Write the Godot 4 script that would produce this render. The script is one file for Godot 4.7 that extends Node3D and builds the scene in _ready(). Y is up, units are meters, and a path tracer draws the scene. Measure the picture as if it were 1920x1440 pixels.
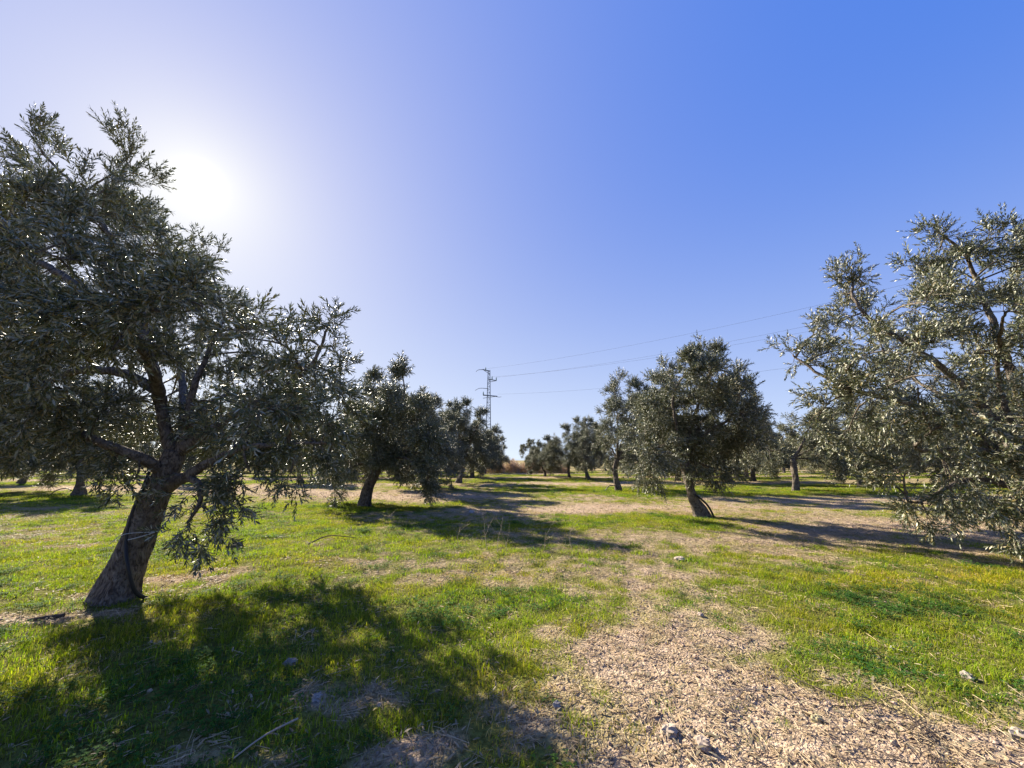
extends Node3D
# An olive grove in low winter sun, looking towards the light. Units are metres, y is up, -z is ahead.

var rng := RandomNumberGenerator.new()
var n_patch := FastNoiseLite.new()
var n_fine := FastNoiseLite.new()
var n_hue := FastNoiseLite.new()
var n_bark := FastNoiseLite.new()
var used := {}
var M := {}
var D := {}
var sprays := []
var sun_to := Vector3(-0.588, 0.505, -0.632).normalized()


func _ready():
	rng.seed = 20240117
	# ---- camera, sky, sun, exposure
	var cam := Camera3D.new()
	cam.name = "camera"
	cam.fov = 90.0
	cam.near = 0.05
	cam.far = 3000.0
	cam.position = Vector3(0, 1.6, 0)
	cam.rotation_degrees = Vector3(11.157, 0, 0)
	add_child(cam)
	var env := Environment.new()
	env.background_mode = Environment.BG_SKY
	env.tonemap_mode = Environment.TONE_MAPPER_LINEAR
	env.tonemap_exposure = 3.5
	env.sdfgi_enabled = true
	env.ssao_enabled = true
	env.ssil_enabled = true
	var sky := Sky.new()
	sky.sky_material = clear_sky()
	env.sky = sky
	var we := WorldEnvironment.new()
	we.name = "environment"
	we.environment = env
	add_child(we)
	var sun := DirectionalLight3D.new()
	sun.name = "sun"
	sun.light_color = Color(1.0, 0.955, 0.87)
	sun.light_energy = 1.6
	sun.light_angular_distance = 0.53
	sun.shadow_enabled = true
	add_child(sun)
	sun.look_at_from_position(sun_to * 50.0, Vector3.ZERO)

	noises()
	materials()
	tree_shapes()
	build_ground()
	build_trees()
	build_background()
	build_pylon()
	build_cover()
	build_small_things()


# ------------------------------------------------------------------ sky
func clear_sky() -> PanoramaSkyMaterial:
	# clear air: deep blue overhead, pale at the horizon, and a wide bright aureole round the sun
	var w := 1024
	var h := 512
	var im := Image.create(w, h, false, Image.FORMAT_RGBF)
	for j in h:
		var th := (j + 0.5) / h * PI
		var y := cos(th)
		var s := sin(th)
		var up := maxf(y, 0.0)
		var low := pow(1.0 - up, 2.8)
		for i in w:
			var a := (i + 0.5) / w * TAU
			var d := Vector3(sin(a) * s, y, -cos(a) * s)
			var g := rad_to_deg(acos(clampf(d.dot(sun_to), -1.0, 1.0)))
			var wide := exp(-g / 30.0)
			var near := exp(-g / 5.0)
			var core := exp(-pow(g / 1.15, 2.0))
			var c := Vector3(0.006, 0.170, 0.790).lerp(Vector3(0.672, 0.812, 1.036), low)
			c += Vector3(0.80, 0.63, 0.17) * wide + Vector3(0.30, 0.30, 0.08) * near + Vector3(2.5, 2.5, 2.3) * core
			c *= 0.2857
			im.set_pixel(i, j, Color(c.x, c.y, c.z))
	var m := PanoramaSkyMaterial.new()
	m.panorama = ImageTexture.create_from_image(im)
	return m


# ------------------------------------------------------------------ helpers
func numbered(called: String) -> String:
	if not used.has(called):
		used[called] = 0
		return called
	used[called] += 1
	return "%s_%03d" % [called, used[called]]


func tag(o: Node, label: String, category: String, group := "", kind := ""):
	if label:
		o.set_meta("label", label)
	if category:
		o.set_meta("category", category)
	if group:
		o.set_meta("group", group)
	if kind:
		o.set_meta("kind", kind)


func thing(called: String, label: String, category: String, at := Vector3.ZERO, group := "") -> Node3D:
	var o := Node3D.new()
	o.name = numbered(called)
	add_child(o)
	o.position = at
	tag(o, label, category, group)
	return o


func put(called: String, mesh: Mesh, m: Material, parent: Node = null) -> MeshInstance3D:
	var o := MeshInstance3D.new()
	o.mesh = mesh
	o.material_override = m
	o.name = numbered(called) if parent == null else called
	if parent == null:
		add_child(o)
	else:
		parent.add_child(o, true)
	return o


func scatter(called: String, mesh: Mesh, m: Material, where: Array, tints: Array, parent: Node = null) -> MultiMeshInstance3D:
	var mm := MultiMesh.new()
	mm.transform_format = MultiMesh.TRANSFORM_3D
	mm.use_colors = tints.size() > 0
	mm.mesh = mesh
	mm.instance_count = where.size()
	for i in where.size():
		mm.set_instance_transform(i, where[i])
		if tints.size():
			mm.set_instance_color(i, tints[i])
	var o := MultiMeshInstance3D.new()
	o.multimesh = mm
	o.material_override = m
	o.name = numbered(called) if parent == null else called
	if parent == null:
		add_child(o)
	else:
		parent.add_child(o, true)
	o.set_meta("kind", "stuff")
	return o


func rv() -> Vector3:
	while true:
		var v := Vector3(rng.randf_range(-1, 1), rng.randf_range(-1, 1), rng.randf_range(-1, 1))
		if v.length_squared() <= 1.0 and v.length_squared() > 0.01:
			return v.normalized()
	return Vector3.UP


func frame(y: Vector3, roll: float) -> Basis:
	# a basis whose y axis points along y
	var b := Basis(Quaternion(Vector3.UP, y.normalized())) if y.normalized().dot(Vector3.UP) > -0.9999 else Basis(Vector3.RIGHT, PI)
	return b * Basis(Vector3.UP, roll)


class Shape:
	var v := PackedVector3Array()
	var c := PackedColorArray()
	var i := PackedInt32Array()

	func vert(p: Vector3, col := Color.WHITE) -> int:
		v.append(p)
		c.append(col)
		return v.size() - 1

	func tri(a: int, b: int, d: int):
		i.append_array([a, b, d])

	func quad(a: int, b: int, d: int, e: int):
		i.append_array([a, b, d, a, d, e])

	func mesh(smooth := false) -> ArrayMesh:
		var arr := []
		arr.resize(Mesh.ARRAY_MAX)
		arr[Mesh.ARRAY_VERTEX] = v
		arr[Mesh.ARRAY_COLOR] = c
		arr[Mesh.ARRAY_INDEX] = i
		if smooth:
			var n := PackedVector3Array()
			n.resize(v.size())
			for k in range(0, i.size(), 3):
				var f := (v[i[k + 2]] - v[i[k]]).cross(v[i[k + 1]] - v[i[k]])
				for q in 3:
					n[i[k + q]] += f
			for k in n.size():
				n[k] = n[k].normalized()
			arr[Mesh.ARRAY_NORMAL] = n
		var m := ArrayMesh.new()
		m.add_surface_from_arrays(Mesh.PRIMITIVE_TRIANGLES, arr)
		return m


func tube(s: Shape, pts: Array, radii: Array, sides: int, col := Color.WHITE, rough := 0.0, closed := true):
	# a tapered tube along pts
	var n := pts.size()
	var first := s.v.size()
	var side := Vector3.ZERO
	for k in n:
		var d: Vector3 = (pts[mini(k + 1, n - 1)] - pts[maxi(k - 1, 0)]).normalized()
		if side == Vector3.ZERO:
			side = d.cross(Vector3.FORWARD if absf(d.z) < 0.9 else Vector3.RIGHT).normalized()
		side = (side - d * side.dot(d)).normalized()
		var other := d.cross(side)
		for q in sides:
			var a := TAU * q / sides
			var out := side * cos(a) + other * sin(a)
			var r: float = radii[k]
			if rough > 0.0:
				var p: Vector3 = pts[k]
				r *= 1.0 + rough * n_bark.get_noise_3d(out.x * 60.0 + p.x * 25.0, p.y * 55.0, out.z * 60.0 + p.z * 25.0) + rough * 0.7 * sin(a * 3.0 + p.y * 4.0)
			s.vert(pts[k] + out * r, col)
	for k in n - 1:
		for q in sides:
			var a := first + k * sides + q
			var b := first + k * sides + (q + 1) % sides
			s.quad(a, a + sides, b + sides, b)
	if closed:
		var e := s.vert(pts[n - 1], col)
		for q in sides:
			s.tri(first + (n - 1) * sides + q, e, first + (n - 1) * sides + (q + 1) % sides)


func smooth_path(pts: Array, step: float) -> Array:
	# Catmull-Rom through pts
	var out := []
	for k in pts.size() - 1:
		var p0: Vector3 = pts[maxi(k - 1, 0)]
		var p1: Vector3 = pts[k]
		var p2: Vector3 = pts[k + 1]
		var p3: Vector3 = pts[mini(k + 2, pts.size() - 1)]
		var m := maxi(2, int(ceil(p1.distance_to(p2) / step)))
		for j in m:
			out.append(p1.cubic_interpolate(p2, p0, p3, float(j) / m))
	out.append(pts[-1])
	return out


# ------------------------------------------------------------------ noise and materials
func noises():
	n_patch.seed = 7
	n_patch.frequency = 0.32
	n_patch.fractal_octaves = 4
	n_fine.seed = 21
	n_fine.frequency = 3.2
	n_fine.fractal_octaves = 3
	n_hue.seed = 33
	n_hue.frequency = 0.55
	n_hue.fractal_octaves = 3
	n_bark.seed = 5
	n_bark.frequency = 0.045
	n_bark.fractal_octaves = 3


func grain(freq: float, sd: int, lo: Color, hi: Color, mid = null, kind := FastNoiseLite.TYPE_SIMPLEX_SMOOTH, size := 1024) -> NoiseTexture2D:
	var n := FastNoiseLite.new()
	n.noise_type = kind
	n.frequency = freq
	n.seed = sd
	n.fractal_octaves = 5
	var t := NoiseTexture2D.new()
	t.width = size
	t.height = size
	t.seamless = true
	t.noise = n
	var g := Gradient.new()
	g.set_color(0, lo)
	g.set_color(1, hi)
	if mid != null:
		g.add_point(0.5, mid)
	t.color_ramp = g
	return t


func bark_texture(height: bool) -> ImageTexture:
	# grey olive bark: long cracks, lichen flecks
	var s := 512
	var im := Image.create(s, s, false, Image.FORMAT_RGB8)
	var a := FastNoiseLite.new()
	a.seed = 77
	a.frequency = 0.02
	a.fractal_octaves = 4
	a.fractal_type = FastNoiseLite.FRACTAL_RIDGED
	var b := FastNoiseLite.new()
	b.seed = 78
	b.frequency = 0.012
	b.fractal_octaves = 5
	for y in s:
		var v := y / float(s) * TAU
		for x in s:
			var u := x / float(s) * TAU
			# a torus in noise space repeats without a seam
			var crack := a.get_noise_3d(cos(u) * 130.0, sin(u) * 130.0 + cos(v) * 42.0, sin(v) * 42.0)
			var blot := b.get_noise_3d(cos(u) * 95.0 + 300.0, sin(u) * 95.0 + cos(v) * 80.0, sin(v) * 80.0)
			var deep := smoothstep(0.35, 0.85, crack)
			if height:
				var q := clampf(0.6 - deep * 0.6 + blot * 0.35, 0.0, 1.0)
				im.set_pixel(x, y, Color(q, q, q))
			else:
				var col := Color(0.43, 0.395, 0.36).lerp(Color(0.19, 0.16, 0.14), deep * 0.8)
				col = col.lerp(Color(0.55, 0.53, 0.485), smoothstep(0.12, 0.4, blot) * 0.6)
				col = col.lerp(Color(0.17, 0.15, 0.14), smoothstep(0.1, 0.45, -blot) * 0.6)
				im.set_pixel(x, y, col)
	return ImageTexture.create_from_image(im)


func plain(c: Color, rough := 0.8, spec := 0.4) -> StandardMaterial3D:
	var m := StandardMaterial3D.new()
	m.albedo_color = c.linear_to_srgb()
	m.roughness = rough
	m.metallic_specular = spec
	return m


func materials():
	var m := StandardMaterial3D.new()
	m.vertex_color_use_as_albedo = true
	m.roughness = 0.46
	m.metallic_specular = 0.42
	m.backlight_enabled = true
	m.backlight = Color(0.30, 0.33, 0.16)
	M.leaf = m
	m = StandardMaterial3D.new()
	m.vertex_color_use_as_albedo = true
	m.roughness = 0.75
	m.metallic_specular = 0.18
	m.backlight_enabled = true
	m.backlight = Color(0.96, 1.0, 0.55)
	M.grass = m
	m = StandardMaterial3D.new()
	m.vertex_color_use_as_albedo = true
	m.roughness = 0.7
	m.metallic_specular = 0.3
	m.backlight_enabled = true
	m.backlight = Color(0.55, 0.5, 0.4)
	M.straw = m
	m = StandardMaterial3D.new()
	m.albedo_texture = bark_texture(false)
	m.heightmap_enabled = true
	m.heightmap_texture = bark_texture(true)
	m.heightmap_scale = 2.2
	m.uv1_triplanar = true
	m.uv1_scale = Vector3.ONE * 1.6
	m.roughness = 0.95
	m.metallic_specular = 0.2
	M.bark = m
	m = StandardMaterial3D.new()
	m.vertex_color_use_as_albedo = true
	m.albedo_texture = grain(0.02, 4, Color(0.52, 0.50, 0.48), Color(1, 1, 1), Color(0.84, 0.83, 0.82))
	m.heightmap_enabled = true
	m.heightmap_texture = grain(0.035, 9, Color(0, 0, 0), Color(1, 1, 1), null, FastNoiseLite.TYPE_SIMPLEX)
	m.heightmap_scale = 1.6
	m.uv1_triplanar = true
	m.uv1_world_triplanar = true
	m.uv1_scale = Vector3.ONE * 0.9
	m.roughness = 1.0
	m.metallic_specular = 0.1
	M.ground = m
	m = StandardMaterial3D.new()
	m.vertex_color_use_as_albedo = true
	m.albedo_texture = grain(0.03, 14, Color(0.62, 0.60, 0.58), Color(1, 1, 1), null, FastNoiseLite.TYPE_SIMPLEX_SMOOTH, 256)
	m.uv1_triplanar = true
	m.uv1_scale = Vector3.ONE * 9.0
	m.roughness = 0.95
	m.metallic_specular = 0.2
	M.stone = m
	M.hose = plain(Color(0.018, 0.018, 0.020), 0.5, 0.4)
	M.wire = plain(Color(0.45, 0.46, 0.46), 0.4, 0.5)
	M.steel = plain(Color(0.16, 0.19, 0.21), 0.55, 0.5)
	M.cable = plain(Color(0.10, 0.10, 0.11), 0.6, 0.4)
	M.glass = plain(Color(0.12, 0.20, 0.17), 0.2, 0.5)
	M.deadwood = plain(Color(0.33, 0.27, 0.21), 0.9, 0.2)
	M.darkwood = plain(Color(0.085, 0.065, 0.052), 0.95, 0.2)


# ------------------------------------------------------------------ ground
# patches seen in the grove: x, z, reach in x, reach in z, and how much greener (+) or barer (-)
var patches := [
	[1.25, -3.0, 0.85, 0.75, -0.62], [2.1, -2.75, 1.1, 0.5, -0.42], [2.7, -2.45, 1.0, 0.35, -0.35], [1.75, -5.75, 0.9, 0.6, -0.5], [2.15, -4.05, 0.55, 0.5, -0.35], [0.95, -3.85, 0.4, 0.4, -0.3],
	[1.5, -2.1, 1.0, 0.4, -0.4], [-4.95, -4.25, 0.9, 0.22, -0.9], [-4.2, -5.65, 0.42, 0.34, -0.8], [-0.50, -2.5, 0.4, 0.16, -0.5], [-0.85, -3.12, 0.3, 0.16, -0.5], [-1.9, -2.5, 0.4, 0.12, -0.4], [-1.3, -3.25, 0.3, 0.14, -0.5], [-1.2, -2.75, 1.3, 0.7, 0.32], [0.1, -2.5, 0.5, 0.3, 0.2], [2.9, -3.0, 0.8, 0.4, 0.25],
	[5.0, -8.3, 3.5, 0.6, -0.25], [9.5, -9.9, 5.5, 1.5, -0.5], [9.0, -13.6, 6.0, 0.9, -0.45], [1.0, -13.2, 3.5, 1.1, -0.55], [-4.0, -17.6, 4.5, 1.6, -0.6], [-11.0, -19.5, 6.0, 1.8, -0.6], [-22.0, -22.5, 8.0, 1.6, -0.6], [18.0, -16.5, 8.0, 1.3, -0.7],
	[4.2, -4.4, 1.5, 0.75, 0.65], [3.9, -3.55, 0.9, 0.45, 0.5], [6.4, -5.6, 2.2, 0.9, 0.5], [-1.3, -4.7, 1.9, 0.8, 0.5], [-6.6, -6.2, 3.0, 0.9, 0.7], [-3.3, -3.9, 1.6, 0.7, 0.7], [-2.6, -2.7, 0.9, 0.6, 0.35], [-4.2, -8.7, 3.2, 1.2, 0.45], [0.15, -3.5, 0.6, 0.4, 0.4],
	[3.7, -10.4, 1.9, 1.3, 0.8], [-5.3, -13.7, 2.6, 1.2, 0.7], [6.5, -20.3, 5.0, 1.7, 0.8], [15.0, -19.8, 6.0, 1.4, 0.8], [-18.5, -17.0, 6.0, 1.2, 0.7], [-8.0, -10.5, 3.0, 1.0, 0.3], [1.6, -2.5, 0.28, 0.2, 0.5], [2.45, -3.15, 0.5, 0.25, 0.3], [0.75, -3.0, 0.25, 0.25, 0.3], [1.9, -3.5, 0.3, 0.2, 0.3], [2.9, -2.75, 0.4, 0.2, 0.3]]


func height(x: float, z: float) -> float:
	var g := n_patch.get_noise_2d(x * 0.35 + 40.0, z * 0.35) * 0.10
	var fade := clampf((x * x + z * z) / 4.0, 0.0, 1.0)
	return g * fade + n_fine.get_noise_2d(x * 0.55, z * 0.55) * 0.022


func green(x: float, z: float) -> float:
	# how thick the winter grass stands: 0 bare soil, 1 lush
	var wx := x + n_patch.get_noise_2d(x * 2.2 + 90.0, z * 2.2) * 0.55
	var wz := z + n_patch.get_noise_2d(x * 2.2, z * 2.2 + 50.0) * 0.40
	var g := 0.58 + n_patch.get_noise_2d(x, z) * 0.42 + n_fine.get_noise_2d(x * 0.6, z * 0.6) * 0.5
	if z < -22.0:
		g += 0.42 * sin((z + 0.12 * x + 24.0) * TAU / 9.5) * smoothstep(-22.0, -26.0, z)
	for p in patches:
		var dx: float = (wx - p[0]) / p[2]
		var dz: float = (wz - p[1]) / p[3]
		var d := dx * dx + dz * dz
		if d < 5.0:
			g += p[4] * exp(-d * 0.85) * 1.1
	return clampf(g, 0.0, 1.0)


func axis(near: float, fine: float, grow: float, far: float) -> Array:
	var out := [0.0]
	var s := fine
	while out[-1] < far:
		out.append(out[-1] + s)
		if out[-1] > near:
			s *= grow
	return out


func build_ground():
	var half := axis(8.0, 0.06, 1.06, 900.0)
	var xs := []
	for k in range(half.size() - 1, 0, -1):
		xs.append(-half[k])
	xs.append_array(half)
	var zs := []
	var back := axis(1.0, 0.2, 1.25, 60.0)
	for k in range(back.size() - 1, 0, -1):
		zs.append(back[k] - 1.2)
	for q in axis(6.0, 0.05, 1.035, 900.0):
		zs.append(-1.2 - q)
	var w := xs.size()
	var s := Shape.new()
	for z in zs:
		for x in xs:
			var g := green(x, z)
			var f := n_fine.get_noise_2d(x * 2.6 + 11.0, z * 2.6)
			var bare := smoothstep(0.42, 0.16, g + 0.10 * smoothstep(-6.0, -9.0, z))
			var hue := n_hue.get_noise_2d(x, z)
			var soil := Vector3(0.50, 0.385, 0.28) * (1.0 + 0.22 * f + 0.16 * hue)
			var dry := Vector3(0.38, 0.31, 0.18) * (1.0 + 0.3 * f)
			var turf := Vector3(0.18, 0.185, 0.052) * (1.0 + 0.4 * f)
			var c := turf.lerp(dry, smoothstep(0.75, 0.42, g)).lerp(soil, bare)
			var y := height(x, z) + bare * 0.012 * n_fine.get_noise_2d(x * 5.0, z * 5.0)
			s.vert(Vector3(x, y, z), Color(c.x, c.y, c.z))
	for j in zs.size() - 1:
		for i in w - 1:
			var a := j * w + i
			s.quad(a, a + w, a + w + 1, a + 1)
	var o := put("ground", s.mesh(true), M.ground)
	tag(o, "earth floor of the grove with grass, straw and bare pinkish soil", "", "", "structure")


# ------------------------------------------------------------------ olive leaves
func leaf(s: Shape, at: Vector3, d: Vector3, n: Vector3, length: float, width: float, col: Color):
	# a narrow blade, bent a little along its length
	var side := d.cross(n).normalized()
	n = side.cross(d).normalized()
	var p1 := at + d * length * 0.36 + n * length * 0.03
	var p2 := at + d * length * 0.72 + n * length * 0.01
	var tip := at + d * length - n * length * 0.09
	var a := s.vert(at, col)
	var b := s.vert(p1 - side * width * 0.5, col)
	var c := s.vert(p1 + side * width * 0.5, col)
	var e := s.vert(p2 - side * width * 0.36, col)
	var f := s.vert(p2 + side * width * 0.36, col)
	var g := s.vert(tip, col)
	s.tri(a, b, c)
	s.quad(b, e, f, c)
	s.tri(e, g, f)


func leaf_colour() -> Color:
	var t := rng.randf()
	if t < 0.34:
		var k := rng.randf_range(0.8, 1.25)
		return Color(0.270 * k, 0.268 * k, 0.205 * k)      # silvery underside outwards
	if t < 0.40:
		return Color(0.20, 0.16, 0.06)                      # an ageing leaf
	var k := rng.randf_range(0.7, 1.35)
	return Color(0.078 * k, 0.090 * k, 0.042 * k)


func shoot(s: Shape, at: Vector3, d: Vector3, length: float, pairs: int, bend: Vector3):
	var pts := []
	var p := at
	var dir := d
	var n := 6
	for k in n + 1:
		pts.append(p)
		dir = (dir + bend / n).normalized()
		p += dir * length / n
	var rad := []
	for k in n + 1:
		rad.append(lerpf(0.0028, 0.0010, float(k) / n))
	tube(s, pts, rad, 3, Color(0.20, 0.17, 0.12))
	var turn := rng.randf() * TAU
	for k in pairs:
		var t := 0.10 + 0.90 * (k + 0.5) / pairs
		var q := t * n
		var i := mini(int(q), n - 1)
		var here: Vector3 = pts[i].lerp(pts[i + 1], q - i)
		var along: Vector3 = (pts[i + 1] - pts[i]).normalized()
		turn += PI * 0.5 + rng.randf_range(-0.5, 0.5)
		var b := frame(along, turn)
		for sgn in [-1.0, 1.0]:
			if rng.randf() < 0.06:
				continue
			var spread := rng.randf_range(0.55, 1.05) * (1.0 - 0.35 * t)
			var ld: Vector3 = (along * cos(spread) + b.x * sgn * sin(spread) + rv() * 0.22).normalized()
			var ln: Vector3 = (along * sin(spread) - b.x * sgn * cos(spread) + rv() * 0.5).normalized()
			var size := rng.randf_range(0.062, 0.090) * (1.0 - 0.25 * absf(t - 0.5))
			leaf(s, here, ld, ln, size, size * rng.randf_range(0.19, 0.25), leaf_colour())
	leaf(s, pts[n], dir, b_side(dir), 0.065, 0.013, leaf_colour())


func b_side(d: Vector3) -> Vector3:
	return d.cross(rv()).normalized()


func olive(s: Shape, at: Vector3):
	# a ripe black olive
	var c := Color(0.014, 0.011, 0.016)
	var r := 0.0085
	var top := s.vert(at, c)
	var bot := s.vert(at - Vector3(0, 0.024, 0), c)
	var ring := []
	for k in 6:
		ring.append(s.vert(at + Vector3(cos(TAU * k / 6.0) * r, -0.012, sin(TAU * k / 6.0) * r), c))
	for k in 6:
		s.tri(top, ring[k], ring[(k + 1) % 6])
		s.tri(bot, ring[(k + 1) % 6], ring[k])


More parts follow.
